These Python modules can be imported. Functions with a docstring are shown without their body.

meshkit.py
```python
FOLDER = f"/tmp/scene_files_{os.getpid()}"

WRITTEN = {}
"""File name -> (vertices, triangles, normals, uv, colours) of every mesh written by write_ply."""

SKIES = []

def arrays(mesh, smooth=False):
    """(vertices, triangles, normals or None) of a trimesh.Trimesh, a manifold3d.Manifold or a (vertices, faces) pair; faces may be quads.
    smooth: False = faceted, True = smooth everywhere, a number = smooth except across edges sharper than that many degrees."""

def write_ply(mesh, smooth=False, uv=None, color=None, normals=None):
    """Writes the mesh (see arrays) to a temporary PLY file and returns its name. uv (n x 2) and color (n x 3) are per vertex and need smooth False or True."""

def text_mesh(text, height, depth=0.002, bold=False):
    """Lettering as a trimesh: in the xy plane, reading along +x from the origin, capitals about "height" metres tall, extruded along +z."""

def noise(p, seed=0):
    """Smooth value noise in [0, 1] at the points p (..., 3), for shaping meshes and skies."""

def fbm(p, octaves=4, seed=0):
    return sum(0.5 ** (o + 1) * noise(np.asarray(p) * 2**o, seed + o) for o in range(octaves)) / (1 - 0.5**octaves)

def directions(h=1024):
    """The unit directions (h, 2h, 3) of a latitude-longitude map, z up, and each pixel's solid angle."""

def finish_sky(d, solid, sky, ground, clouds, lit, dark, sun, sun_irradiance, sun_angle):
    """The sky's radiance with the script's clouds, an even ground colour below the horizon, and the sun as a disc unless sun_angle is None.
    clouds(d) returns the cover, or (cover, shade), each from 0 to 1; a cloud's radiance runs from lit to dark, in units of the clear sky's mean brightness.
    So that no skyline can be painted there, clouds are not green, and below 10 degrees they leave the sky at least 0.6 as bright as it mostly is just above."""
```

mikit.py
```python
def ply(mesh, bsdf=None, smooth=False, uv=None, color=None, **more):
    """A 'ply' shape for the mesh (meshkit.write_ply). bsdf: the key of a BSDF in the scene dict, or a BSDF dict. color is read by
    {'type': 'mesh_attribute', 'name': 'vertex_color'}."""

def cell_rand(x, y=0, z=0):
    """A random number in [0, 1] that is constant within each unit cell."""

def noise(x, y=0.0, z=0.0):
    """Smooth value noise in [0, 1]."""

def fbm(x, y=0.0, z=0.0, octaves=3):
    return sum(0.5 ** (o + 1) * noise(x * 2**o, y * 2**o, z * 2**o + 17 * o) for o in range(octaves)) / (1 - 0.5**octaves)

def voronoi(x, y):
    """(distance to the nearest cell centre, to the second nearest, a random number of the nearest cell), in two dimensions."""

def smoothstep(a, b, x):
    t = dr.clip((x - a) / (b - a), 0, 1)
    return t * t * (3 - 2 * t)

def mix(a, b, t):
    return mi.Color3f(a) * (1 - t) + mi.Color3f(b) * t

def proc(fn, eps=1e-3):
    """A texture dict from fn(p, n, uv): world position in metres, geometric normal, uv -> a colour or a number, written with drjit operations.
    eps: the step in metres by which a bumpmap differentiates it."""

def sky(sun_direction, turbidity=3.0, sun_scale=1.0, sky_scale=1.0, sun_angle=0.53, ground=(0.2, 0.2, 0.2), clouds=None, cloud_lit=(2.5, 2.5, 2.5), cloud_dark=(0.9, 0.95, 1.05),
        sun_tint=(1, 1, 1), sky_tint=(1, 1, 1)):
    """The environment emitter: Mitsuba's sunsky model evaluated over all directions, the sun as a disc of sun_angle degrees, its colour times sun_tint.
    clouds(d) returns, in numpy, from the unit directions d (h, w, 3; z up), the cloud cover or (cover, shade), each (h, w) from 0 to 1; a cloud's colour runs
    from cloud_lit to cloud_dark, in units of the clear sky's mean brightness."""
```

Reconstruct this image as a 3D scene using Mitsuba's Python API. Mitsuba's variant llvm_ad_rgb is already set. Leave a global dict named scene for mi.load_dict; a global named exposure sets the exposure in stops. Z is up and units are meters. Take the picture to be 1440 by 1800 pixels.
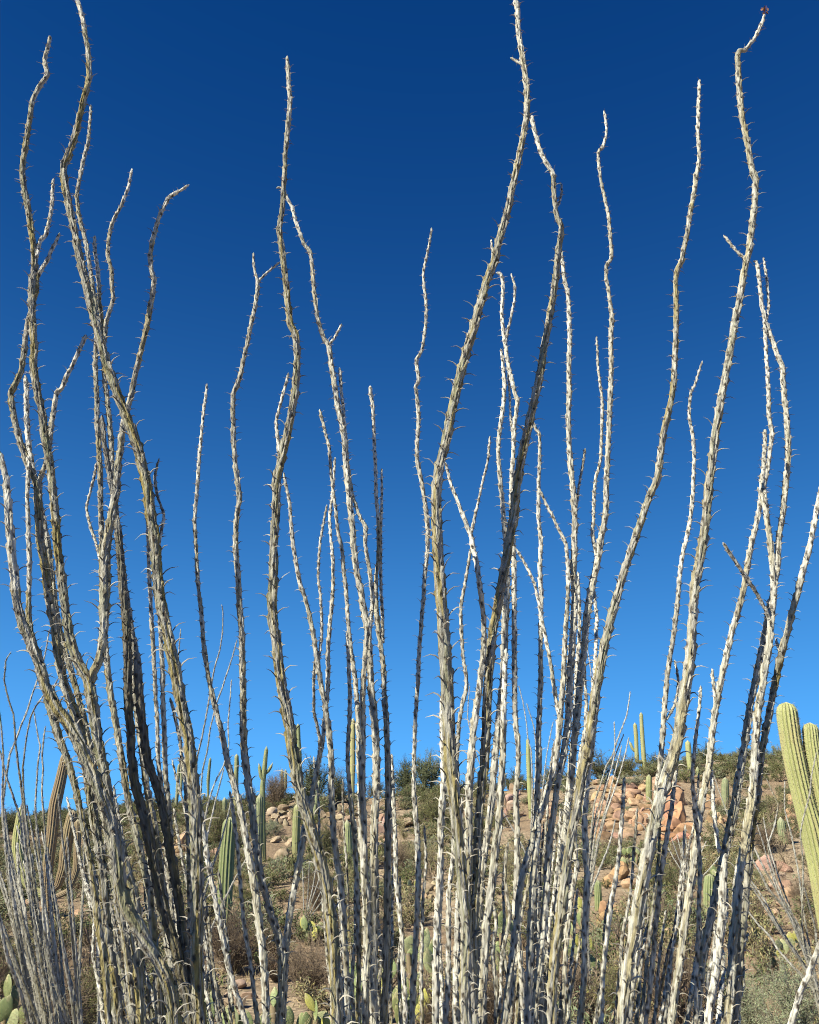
import math, random
import numpy as np
import drjit as dr
import mitsuba as mi
import mikit, meshkit
from mikit import fbm, noise, smoothstep, mix, voronoi
import trimesh
from scipy.interpolate import PchipInterpolator
from scipy.spatial import cKDTree

T = mi.ScalarTransform4f
scene, labels = {}, {}
rng = np.random.default_rng(7)

# ------------------------------------------------------------------ camera, sky, exposure
FOC, PITCH, EYE = 1413.0, math.radians(23.0), np.array([0.0, 0.0, 1.6])
FWD = np.array([0, math.cos(PITCH), math.sin(PITCH)])
UPV = np.array([0, -math.sin(PITCH), math.cos(PITCH)])
scene['camera'] = dict(type='perspective', fov=2 * math.degrees(math.atan(720 / FOC)), fov_axis='x', near_clip=0.05, far_clip=4000.0,
                       to_world=T().look_at(origin=EYE.tolist(), target=(EYE + FWD).tolist(), up=[0, 0, 1]))
SUN_AZ, SUN_EL = math.radians(51), math.radians(39)      # behind the viewer's left shoulder
SUN = (-math.sin(SUN_AZ) * math.cos(SUN_EL), -math.cos(SUN_AZ) * math.cos(SUN_EL), math.sin(SUN_EL))


def horizon_haze(d):
    """The thin pale veil that a clear winter sky has all round above the horizon."""
    return 0.92 * np.exp(-np.degrees(np.arcsin(np.clip(d[..., 2], 0, 1))) / 12.3)


scene['sky'] = mikit.sky(SUN, turbidity=2.0, sky_scale=0.355, ground=(0.14, 0.115, 0.08), sky_tint=(0.02, 0.485, 1.12), clouds=horizon_haze, cloud_lit=(1.45, 5.15, 10.6),
                        sun_tint=(0.885, 1.0, 1.10))
exposure = 2.82


def ray(px, py):
    d = FOC * FWD + (px - 720) * np.array([1.0, 0, 0]) + (900 - py) * UPV
    return d / d[1]


def at(px, py, Y):
    """World point at distance Y in front of the viewer, seen at (px, py) of the 1440 x 1800 photograph."""
    return EYE + ray(px, py) * Y


def metres(px, p):
    """Length in metres of px picture elements at the point p."""
    return px * float((np.asarray(p) - EYE) @ FWD) / FOC


# ------------------------------------------------------------------ terrain
_H = PchipInterpolator([-400, -40, 8, 18, 30, 45, 62, 74, 120, 300, 900], [0, 0, 0, .3, 1.1, 3.0, 5.3, 5.2, 2.0, -2, -6])


def height(x, y):
    x, y = np.asarray(x, float), np.asarray(y, float)
    u = x / np.maximum(np.hypot(x * .4, y), 20)
    k = np.interp(u, [-.6, -.42, -.1, .1, .38, .6], [.55, .65, .95, 1.05, 1.43, 1.5])
    p = np.stack([x * .16, y * .16, x * 0], -1)
    rough = (meshkit.fbm(p, 4, 3) - .5) * np.clip((y - 9) / 25, 0.10, 1.0) * 1.3
    fine = (meshkit.fbm(p * 7, 3, 9) - .5) * .14
    return _H(y) * k + rough + fine


def on_ground(px, py, ymin=6.0, ymax=90.0):
    """Where the line of sight through (px, py) first meets the terrain."""
    ys = np.concatenate([np.linspace(ymin, 30, 300), np.linspace(30.1, ymax, 400)])
    r = ray(px, py)
    P = EYE + r * ys[:, None]
    hit = np.nonzero(P[:, 2] < height(P[:, 0], P[:, 1]))[0]
    i = hit[0] if len(hit) else len(ys) - 1
    q = P[i].copy()
    q[2] = height(q[0], q[1])
    return q


# ------------------------------------------------------------------ materials
VC = {'type': 'mesh_attribute', 'name': 'vertex_color'}


def principled(color, rough=0.8, spec=0.3, **k):
    return dict(type='principled', base_color=color, roughness=rough, specular=spec, **k)


def bump(inner, fn, scale, eps=1e-3):
    return {'type': 'bumpmap', 'texture': mikit.proc(fn, eps), 'scale': scale, 'bsdf': inner}


scene['bark'] = bump(principled(VC, .78, .25), lambda p, n, uv: fbm(p.x * 420, p.y * 420, p.z * 55, 3), .0042, 4e-4)
scene['thorn_mat'] = principled(VC, .6, .3)
scene['succulent'] = principled(VC, .55, .35)
scene['rock_mat'] = principled(VC, .95, .1)
scene['leaf_mat'] = {'type': 'twosided', 'bsdf': principled(VC, .7, .2)}
scene['twig_mat'] = principled(VC, .85, .2)


def soil(p, n, uv):
    a = fbm(p.x * .35, p.y * .35, 0, 2)
    b = fbm(p.x * 5, p.y * 5, 3, 2)
    c = noise(p.x * 38, p.y * 38, 1)
    col = mix((.175, .128, .088), (.24, .19, .135), smoothstep(.35, .65, a))
    col = mix(col, (.13, .10, .068), smoothstep(.50, .72, b) * .7)
    return mix(col, (.30, .25, .19), smoothstep(.72, .86, c) * .7)


scene['soil_mat'] = bump(principled(mikit.proc(soil), .95, .1), lambda p, n, uv: fbm(p.x * 9, p.y * 9, 0, 2), .10, 1e-2)


# ------------------------------------------------------------------ mesh helpers
def numbered(name):
    key, i = name, 0
    while key in USED:
        i += 1
        key = f'{name}_{i:03d}'
    USED.add(key)
    return key


USED = set()


def thing(name, label, cat, group=None, kind=None):
    key = numbered(name)
    labels[key] = {'label': label, 'category': cat}
    if group:
        labels[key]['group'] = group
    if kind:
        labels[key]['kind'] = kind
    return key


def part(parent, name, mesh, bsdf, smooth=True, kind=None, label=None, to_world=None):
    """mesh: (vertices, faces, colours) or a ready ply dict."""
    key = numbered(f'{parent}__{name}')
    shape = dict(mesh) if isinstance(mesh, dict) else plyc(mesh, bsdf, smooth)
    if to_world is not None:
        shape['to_world'] = to_world
    scene[key] = shape
    if kind or label:
        labels[key] = {k: v for k, v in (('kind', kind), ('label', label)) if v}
    return key


def plyc(mesh, bsdf, smooth=True):
    v, f, c = mesh
    if not isinstance(smooth, bool):                # keep the edges sharper than that angle
        m = trimesh.graph.smooth_shade(trimesh.Trimesh(v, f, process=False), angle=math.radians(smooth), facet_minarea=None)
        c, v, f, smooth = np.asarray(c)[cKDTree(v).query(m.vertices)[1]], np.array(m.vertices), np.array(m.faces), True
    return mikit.ply((v, f), bsdf, smooth=smooth, color=np.clip(c, 0, 1))


def solo(name, mesh, bsdf, smooth=True):
    scene[name] = plyc(mesh, bsdf, smooth)


def join(*ms):
    ms = [m for m in ms if m is not None and len(m[0])]
    o = np.cumsum([0] + [len(m[0]) for m in ms])
    return (np.vstack([m[0] for m in ms]), np.vstack([np.asarray(m[1]) + a for m, a in zip(ms, o)]), np.vstack([m[2] for m in ms]))


def moved(m, loc=(0, 0, 0), rz=0.0, s=1.0):
    c, sn = math.cos(rz), math.sin(rz)
    R = np.array([[c, -sn, 0], [sn, c, 0], [0, 0, 1]])
    return (m[0] * np.asarray(s)) @ R.T + np.asarray(loc), m[1], m[2]


def unit(a):
    return a / (np.linalg.norm(a, axis=-1, keepdims=True) + 1e-12)


def frames(P, ref):
    """Rotation-minimising frame along the polyline P."""
    t = unit(np.gradient(P, axis=0))
    a = np.empty_like(P)
    v = ref - t[0] * (ref @ t[0])
    a[0] = v / np.linalg.norm(v)
    for i in range(1, len(P)):
        v = a[i - 1] - t[i] * (a[i - 1] @ t[i])
        a[i] = v / np.linalg.norm(v)
    return t, a, np.cross(t, a)


def skin(P, R, sides, ref=np.array([0.05, 1.0, 0.1]), cap=True):
    """Vertices (n, sides, 3) of a tube whose radius is R (n,) or (n, sides), and its frame."""
    t, a, b = frames(P, ref)
    th = np.arange(sides) * 2 * np.pi / sides
    R = np.broadcast_to(np.asarray(R, float).reshape(len(P), -1), (len(P), sides))
    V = P[:, None] + R[..., None] * (np.cos(th)[None, :, None] * a[:, None] + np.sin(th)[None, :, None] * b[:, None])
    return V, (t, a, b), th


def tube_faces(n, sides):
    i, j = np.meshgrid(np.arange(n - 1), np.arange(sides), indexing='ij')
    q = np.stack([i * sides + j, i * sides + (j + 1) % sides, (i + 1) * sides + (j + 1) % sides, (i + 1) * sides + j], -1).reshape(-1, 4)
    return np.vstack([q[:, [0, 1, 2]], q[:, [0, 2, 3]]])


def close_tube(V, C):
    """Tube grid -> mesh with closed ends."""
    n, s = V.shape[:2]
    v = np.vstack([V.reshape(-1, 3), V[0].mean(0)[None], V[-1].mean(0)[None]])
    c = np.vstack([C.reshape(-1, 3), C[0].mean(0)[None], C[-1].mean(0)[None]])
    j = np.arange(s)
    f = np.vstack([tube_faces(n, s), np.stack([(j + 1) % s, j, j * 0 + n * s], 1), np.stack([(n - 1) * s + j, (n - 1) * s + (j + 1) % s, j * 0 + n * s + 1], 1)])
    return v, f, c


def resample(P, step, extra=None):
    """Smooth curve through P, sampled every step metres; extra (n, k) values are carried along."""
    P = np.asarray(P, float)
    s = np.concatenate([[0], np.cumsum(np.linalg.norm(np.diff(P, axis=0), axis=1))])
    keep = np.concatenate([[True], np.diff(s) > 1e-6])
    P, s = P[keep], s[keep]
    n = max(4, int(s[-1] / step) + 1)
    u = np.linspace(0, s[-1], n)
    out = .32 * PchipInterpolator(s, P)(u) + .68 * np.stack([np.interp(u, s, P[:, k]) for k in range(3)], 1)
    if extra is None:
        return u, out
    ex = np.asarray(extra, float)[keep]
    return u, out, np.stack([np.interp(u, s, ex[:, k]) for k in range(ex.shape[1])], 1)


def lerp(a, b, t):
    return np.asarray(a) + (np.asarray(b) - np.asarray(a)) * np.asarray(t)[..., None]


def sstep(a, b, x):
    t = np.clip((x - a) / (b - a), 0, 1)
    return t * t * (3 - 2 * t)


# ------------------------------------------------------------------ the ground and its gravel
def axis(parts_):
    return np.unique(np.concatenate([np.linspace(*p) for p in parts_]))


gx = axis([(-1500, -120, 24), (-120, -45, 30), (-45, 45, 210), (45, 120, 30), (120, 1500, 24)])
gy = axis([(-800, -20, 24), (-20, 5, 26), (5, 80, 230), (80, 200, 30), (200, 2500, 30)])
X, Y = np.meshgrid(gx, gy)
Z = height(X, Y)
nx, ny = len(gx), len(gy)
i, j = np.meshgrid(np.arange(ny - 1), np.arange(nx - 1), indexing='ij')
quads = np.stack([i * nx + j, i * nx + j + 1, (i + 1) * nx + j + 1, (i + 1) * nx + j], -1).reshape(-1, 4)
scene['ground'] = mikit.ply((np.stack([X, Y, Z], -1).reshape(-1, 3), quads), 'soil_mat', smooth=True)
labels['ground'] = {'label': 'stony tan desert ground rising to a low hill', 'kind': 'structure'}

_ICO = [trimesh.creation.icosphere(subdivisions=k) for k in (0, 1, 2, 3)]


def stone(r, seed, sub=1, flat=.7, blocky=.5, tone=(.36, .23, .145)):
    """An irregular rock: an ellipsoid cut by random planes."""
    g = np.random.default_rng(seed)
    v = np.array(_ICO[sub].vertices)
    for k in range(11):
        n = unit(g.normal(size=3))
        d = g.uniform(.50, .85)
        h = v @ n - d
        v = v - np.maximum(h, 0)[:, None] * n * blocky * 1.5
    v = v * (1 + .22 * (meshkit.fbm(v * 2.3 + seed, 3, seed) - .5))[:, None]
    v = v * np.array([1, g.uniform(.7, 1), flat]) * r
    tone = np.asarray(tone) * g.uniform(.85, 1.15)
    m = meshkit.fbm(v / np.max(r) * 3 + seed, 3, 5)
    c = lerp(tone, tone * np.array([1.25, 1.3, 1.35]), sstep(.45, .7, m)) * (1 - .35 * sstep(.55, .75, meshkit.fbm(v / np.max(r) * 6, 2, seed)))[:, None]
    return v, np.array(_ICO[sub].faces), c


pieces = []
for k in range(1500):
    y = 6 + 34 * rng.random() ** 1.5
    x = rng.uniform(-.62, .62) * y
    r = rng.lognormal(-3.1, .5)
    m = stone(r, k % 40, 0, .6, .6, (.22, .165, .115))
    pieces.append(moved(m, (x, y, height(x, y) + r * .15), rng.uniform(0, 6.3)))
solo('gravel', join(*pieces), 'rock_mat', False)
labels['gravel'] = {'label': 'loose tan stones scattered over the desert floor', 'kind': 'stuff', 'category': 'gravel'}

# ------------------------------------------------------------------ the ocotillo in front
# name, distance of top and of bottom, oldness of the bark, trace (x y width in the photograph), cane that it branches from
CANES = [
 ('L0', 1.62, 1.78, .9, '-4 790 8,0 800 10,10 837 12,15 880 14,16 912 16,20 962 16,25 1012 17,30 1062 17,41 1100 18,57 1137 20,70 1170 20,82 1207 21,100 1245 22,117 1270 22,140 1310 23,155 1345 24,172 1382 25,185 1412 26,200 1470 26,208 1520 26,213 1562 26,222 1593 26,240 1622 26,255 1650 26,277 1687 26,290 1714 26,300 1750 26,306 1800 26', None),
 ('L1', 1.90, 2.02, .75, '88 63 7,87 72 7,78 105 8,84 132 9,68 155 9,57 177 9,50 226 10,44 262 10,39 294 11,42 330 11,48 362 12,55 405 12,60 441 12,60 465 13,56 500 14,56 550 14,59 590 14,60 650 14,66 690 14,75 732 15,80 775 15,88 820 15,93 865 15,98 912 16,101 962 16,107 1012 17,115 1075 17,122 1120 18,138 1165 19,155 1192 20,160 1214 22,167 1262 21,172 1300 20,180 1340 20,190 1400 20,200 1450 20,212 1490 20,220 1525 20,232 1560 20,240 1600 20,238 1650 20,242 1700 20,246 1750 20,250 1800 20', None),
 ('L1a', .03, 0, .2, '94 314 6,92 345 7,89 375 7,81 412 8,70 424 8,66 440 8,64 452 8', 'L1'),
 ('L2', 1.96, 2.08, .7, '105 409 5,99 424 6,90 442 7,85 457 7,75 472 8,66 487 8,64 510 9,58 535 9,50 562 10,46 590 11,42 622 11,38 650 11,28 675 11,19 692 11,21 710 11,24 730 11,33 770 12,42 797 12,50 820 12,58 835 13,65 848 15,67 890 15,70 950 16,80 1000 16,87 1050 16,96 1100 17,102 1150 17,112 1195 17,125 1237 17,136 1265 17,144 1300 17,152 1345 17,158 1395 17,165 1440 17,173 1487 18,180 1537 18,185 1587 18,190 1662 19,200 1712 20,206 1760 20,210 1800 20', None),
 ('L3', .05, 0, .35, '151 588 8,148 597 8,135 625 8,126 645 8,117 662 9,107 684 9,100 689 9,97 705 9,91 745 10,88 775 10,84 805 10,78 822 10,66 852 10', 'L2'),
 ('L4', 2.12, 2.20, .6, '44 660 8,46 672 9,47 700 10,47 740 10,51 787 10,58 830 10,70 885 10,82 940 10,90 1000 11,99 1070 11,108 1120 11,122 1170 12,136 1215 12,146 1255 12,156 1305 13,166 1355 13,176 1405 13,190 1470 13,200 1540 14,210 1600 14,222 1670 14,230 1740 14,236 1800 14', None),
 ('L5', 1.98, 1.94, .8, '50 800 7,49 845 8,48 875 8,50 925 9,51 975 9,50 1037 9,49 1070 10,52 1100 11,60 1132 12,70 1170 13,80 1210 15,90 1245 17,97 1270 17,104 1295 15,114 1322 13,122 1348 12,130 1378 12,138 1410 12,146 1450 12,156 1500 13,163 1545 13,170 1600 13,180 1670 13,188 1740 13,192 1800 13', None),
 ('L6', 1.93, 0, .5, '333 324 4,322 331 5,308 339 6,297 346 7,290 360 7,283 375 8,274 400 8,268 425 9,265 450 9,267 475 9,271 492 10,268 520 10,264 540 10,260 562 10,255 585 10,245 625 11,237 662 11,231 690 11,225 712 12,218 745 12,212 788 12,207 820 13,205 862 14,199 890 15,194 915 16,188 945 17,185 975 19,185 1012 20,184 1055 20,183 1100 18,180 1130 16,173 1160 16,164 1180 18,158 1198 18', 'L1'),
 ('M1', 2.24, 2.14, .55, '160 184 5,159 205 5,157 237 6,155 250 7,148 275 7,143 300 8,141 312 8,137 330 7,135 345 8,138 370 8,143 395 8,152 430 8,156 460 8,161 490 8,164 512 8,169 550 9,170 600 9,168 640 9,170 700 9,171 740 10,174 790 10,176 840 10,177 880 10,178 950 10,179 1000 11,181 1060 11,184 1120 12,190 1187 12,197 1237 12,205 1275 12,212 1325 13,220 1372 13,228 1420 13,240 1470 13,250 1510 14,262 1565 14,270 1630 14,276 1700 14,280 1800 14', None),
 ('M1b', .04, 0, .3, '170 812 4,166 835 5,158 868 5,152 889 5,154 905 5,160 928 6,169 955 6,176 985 6', 'M1'),
 ('M2', 2.24, 2.20, .5, '232 296 4,230 310 5,227 325 6,221 342 6,215 357 6,206 374 6,199 388 7,194 405 7,191 425 7,190 450 8,193 463 8,196 477 8,196 500 8,199 526 8,194 542 8,190 555 8,186 572 9,183 600 9,183 640 9,185 675 9,188 700 9,191 725 10,194 750 10,196 787 10,197 825 10,199 870 10,203 905 10,208 960 10,214 1030 10,222 1100 11,230 1160 11,238 1230 11,246 1300 12,256 1370 12,268 1440 13,280 1510 13,290 1580 13,300 1660 13,306 1730 13,310 1800 13', None),
 ('M2a', .03, 0, .6, '167 414 5,166 430 7,168 450 7,172 475 8,175 512 8,175 530 8,178 555 8,181 580 8,184 600 8', 'M2'),
 ('M3', 2.06, 2.06, 1.3, '179 730 8,181 748 9,183 775 9,187 800 9,191 828 10,196 855 10,203 900 12,206 925 13,210 955 13,213 1000 14,217 1050 14,222 1100 15,225 1140 16,225 1190 16,226 1230 17,229 1275 17,232 1325 17,237 1375 18,249 1420 18,257 1455 18,265 1500 18,275 1550 18,285 1587 19,295 1625 19,307 1662 20,317 1712 20,329 1750 20,338 1800 20', None),
 ('M4', ((950,2.12),(1150,2.091),(1200.0,2.078),(1280.0,2.084),(1360.0,2.096),(1440.0,2.11),(1520.0,2.102),(1600.0,2.098),(1680.0,2.08),(1680.0,2.08),(1800,2.081)), 0, 1.2, '212 950 7,218 1010 9,226 1070 11,233 1125 13,240 1162 15,243 1200 16,250 1275 16,260 1337 16,270 1367 16,282 1405 16,292 1450 16,300 1500 17,309 1550 17,315 1590 17,321 1640 18,327 1680 18,333 1740 18,337 1800 18', None),
 ('L8', 1.74, 1.86, .8, '127 -36 8,135 0 9,144 25 9,150 62 9,154 85 9,156 107 10,156 137 11,152 156 11,147 175 11,141 200 11,135 225 12,130 245 12,124 262 12,119 277 13,112 288 14,111 300 14,114 325 14,122 362 14,130 400 14,137 440 15,142 462 15,152 500 15,160 537 16,169 570 17,177 600 17,187 637 17,200 675 18,212 707 18,222 732 18,235 767 19,245 800 19,252 825 20,258 853 20,263 890 20,268 915 21,272 945 21,275 987 21,278 1025 21,283 1062 21,292 1100 22,300 1137 22,308 1175 22,317 1225 22,325 1262 22,332 1300 23,336 1345 23,340 1385 23,343 1430 24,346 1500 24,347 1575 25,347 1650 25,348 1725 25,350 1800 25', None),
 ('L8a', .04, 0, .1, '280 805 3.5,275 822 4,272 837 5,274 855 5,277 872 5,283 888 5,288 903 5,287 915 5,283 932 6,278 965 6', 'L8'),
 ('P1', 2.30, 2.34, .25, '256 880 6,260 925 6,262 1000 7,264 1050 7,266 1100 8,270 1150 8,273 1212 8,277 1275 8,279 1337 9,284 1390 9,290 1450 9,295 1520 9,302 1600 10,308 1700 10,312 1800 10', None),
 ('P2', 2.22, 2.28, .3, '276 1045 6,281 1095 8,285 1162 9,287 1225 9,289 1275 9,290 1325 10,292 1375 10,297 1430 10,301 1490 10,308 1560 10,318 1640 10,326 1720 10,332 1800 10', None),
 ('P4', 2.30, 2.28, .8, '299 1226 5,305 1250 6,311 1280 6,317 1310 6,322 1345 7,327 1400 7,331 1480 8,333 1600 8,332 1700 8,330 1800 8', None),
 ('Q1', 2.28, 2.16, .35, '364 674 4,362 688 5,359 710 6,356 745 6,353 775 6,351 800 7,349 837 7,345 880 7,342 912 7,344 962 7,347 1012 8,352 1062 8,357 1112 8,361 1150 9,366 1190 9,375 1232 10,385 1270 10,393 1305 11,400 1340 11,408 1368 12,417 1403 12,426 1440 12,434 1480 13,441 1520 14,447 1562 15,453 1600 15,460 1650 15,465 1700 15,467 1750 15,468 1800 15', None),
 ('R0', 2.26, 2.24, .3, '404 1390 5,410 1437 7,418 1487 7,421 1537 7,426 1587 7,432 1637 8,440 1687 8,446 1737 8,453 1800 9', None),
 ('S0', 2.02, 2.04, .2, '350 1395 8,354 1430 9,357 1452 9,360 1475 10,365 1512 10,372 1550 10,382 1600 10,392 1650 10,402 1700 10,415 1742 11,432 1800 11', None),
 ('Q2', ((444,2.2),(1200,2.207),(1340.0,2.262),(1420.0,2.24),(1500.0,2.212),(1580.0,2.21),(1660.0,2.216),(1740.0,2.2),(1780.0,2.19)), 0, .45, '446 444 4,446 462 5,448 478 5,452 492 6,453 505 8,450 530 8,446 550 8,441 573 8,437 595 8,432 618 8,427 640 9,422 660 9,416 677 9,410 689 9,409 710 9,410 737 9,411 787 10,414 820 10,418 850 10,421 880 10,417 905 10,415 940 10,415 962 11,419 1012 11,422 1075 12,425 1125 12,426 1175 12,427 1225 13,427 1275 14,430 1325 14,437 1375 15,444 1425 15,449 1475 14,455 1525 14,463 1560 14,472 1590 14,482 1625 14,490 1650 15,495 1680 15,496 1725 15,493 1760 15,490 1800 16', None),
 ('Q2a', .03, 0, .1, '492 460 3.5,485 466 4,475 475 4,465 484 4.5,458 491 5,453 500 5', 'Q2'),
 ('R1', 1.86, 1.95, .8, '505 98 5,506 112 8,507 135 8,508 155 8,510 172 9,508 205 9,506 228 9,504 250 9,501 287 9,498 325 9,497 362 10,493 390 10,491 405 12,494 425 12,496 442 12,498 460 12,503 500 12,507 537 13,511 570 13,519 585 14,522 600 14,523 625 13,522 650 14,519 687 15,511 730 16,503 770 17,495 805 17,488 832 17,485 855 18,485 912 17,482 950 17,481 1000 18,479 1050 19,480 1087 19,485 1125 19,490 1170 20,496 1212 21,504 1250 21,511 1290 21,517 1337 22,522 1375 22,532 1412 22,545 1450 22,557 1487 23,567 1525 23,575 1562 23,582 1612 24,586 1662 24,590 1725 24,593 1800 24', None),
 ('R1a', .05, 0, .25, '507 655 5,504 670 5,500 687 6,496 702 6,491 720 6,485 740 6,486 755 6,488 770 7,491 795 7', 'R1'),
 ('R1b', .0, 0, .1, '485 331 3,490 329 4,497 332 4', 'R1'),
 ('R2', 2.34, 2.27, .35, '497 332 4,501 340 6,507 352 6,513 364 7,522 395 7,528 412 7,535 430 7,545 443 8,548 460 7,550 487 8,552 510 8,555 530 8,557 555 8,561 570 8,566 587 9,571 597 9,577 606 10,579 615 10,582 640 10,586 662 10,592 700 11,599 737 11,605 770 11,607 800 11,612 850 12,616 895 12,620 930 12,622 962 12,626 1000 12,634 1037 13,640 1075 13,646 1107 14,649 1150 14,652 1200 14,657 1250 14,661 1300 15,662 1345 15,661 1400 15,659 1450 15,658 1500 16,657 1575 16,657 1650 17,657 1725 17,658 1800 17', None),
 ('R2a', .02, 0, .2, '601 569 4,597 577 5,592 586 5,587 595 5,581 603 5,577 608 6', 'R2'),
 ('R2b', 2.20, 2.22, .35, '648 1085 7,644 1120 9,640 1180 10,638 1250 11,637 1345 14,637 1425 15,640 1500 15,643 1575 16,645 1650 16,643 1725 16,641 1800 16', None),
 ('R3', .04, 0, .3, '597 646 6,598 660 6,600 687 6,603 712 6,605 740 6,608 770 7,611 810 7,616 850 7,622 878 7,630 902 7,636 915 7,643 925 8,642 950 8,647 987 8,652 1022 9,655 1050 9,653 1075 9,650 1105 9', 'R2'),
 ('R4', ((678,2.417),(780.0,2.422),(820.0,2.408),(860.0,2.398),(900.0,2.394),(960,2.383),(1050,2.379),(1200,2.362),(1240.0,2.336),(1320.0,2.322),(1400.0,2.319),(1480.0,2.316),(1560.0,2.312),(1640.0,2.309),(1720.0,2.299),(1760.0,2.297)), 0, .5, '651 678 7,652 690 8,655 712 7,656 737 7,658 775 7,660 825 7,662 875 7,665 912 8,666 950 8,665 987 8,661 1012 8,660 1050 9,664 1095 10,670 1137 10,674 1175 10,676 1225 11,678 1262 11,680 1300 11,682 1345 12,683 1400 13,682 1450 14,682 1525 14,681 1600 14,680 1675 15,677 1737 15,675 1800 15', None),
 ('R5', .05, 0, .2, '671 823 4,671 850 5,671 875 5,670 925 6,669 987 6,670 1037 6,672 1075 7,673 1130 7', 'R4'),
 ('R6', 2.50, 2.40, .2, '688 1325 6,691 1387 8,693 1430 8,695 1475 8,697 1550 9,702 1600 9,707 1650 9,710 1725 10,713 1800 10', None),
 ('R7c', 2.44, 2.30, .25, '562 719 5,565 733 6,570 750 6,575 770 6,579 787 6,581 812 6,583 840 6,587 870 6,591 900 7,595 937 7,601 962 7,605 1005 8,610 1050 8,612 1087 8,615 1125 9,620 1162 9,625 1200 9,629 1250 10,630 1300 10,632 1360 11,634 1425 11,634 1500 11', None),
 ('R7m', 2.50, 2.30, .25, '589 804 4,588 822 5,587 837 5,585 862 6,582 890 6,580 912 6,582 950 6,586 987 7,586 1025 7,584 1062 8,580 1100 8,577 1137 8,577 1175 9,576 1205 9,573 1250 9,567 1300 9,560 1337 10,553 1375 11,545 1425 12,535 1462 13,527 1512 13,520 1550 13,510 1600 13,504 1650 14,501 1700 14,499 1750 14,497 1800 14', None),
 ('R9', ((1110,2.201),(1250.0,2.172),(1330.0,2.148),(1410.0,2.15),(1490.0,2.154),(1570.0,2.15),(1650.0,2.144),(1690.0,2.142),(1800,2.153)), 0, .6, '610 1110 6,612 1150 7,615 1212 8,615 1255 8,612 1300 8,611 1345 8,617 1412 9,625 1500 9,629 1575 9,632 1675 10,630 1800 10', None),
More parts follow.
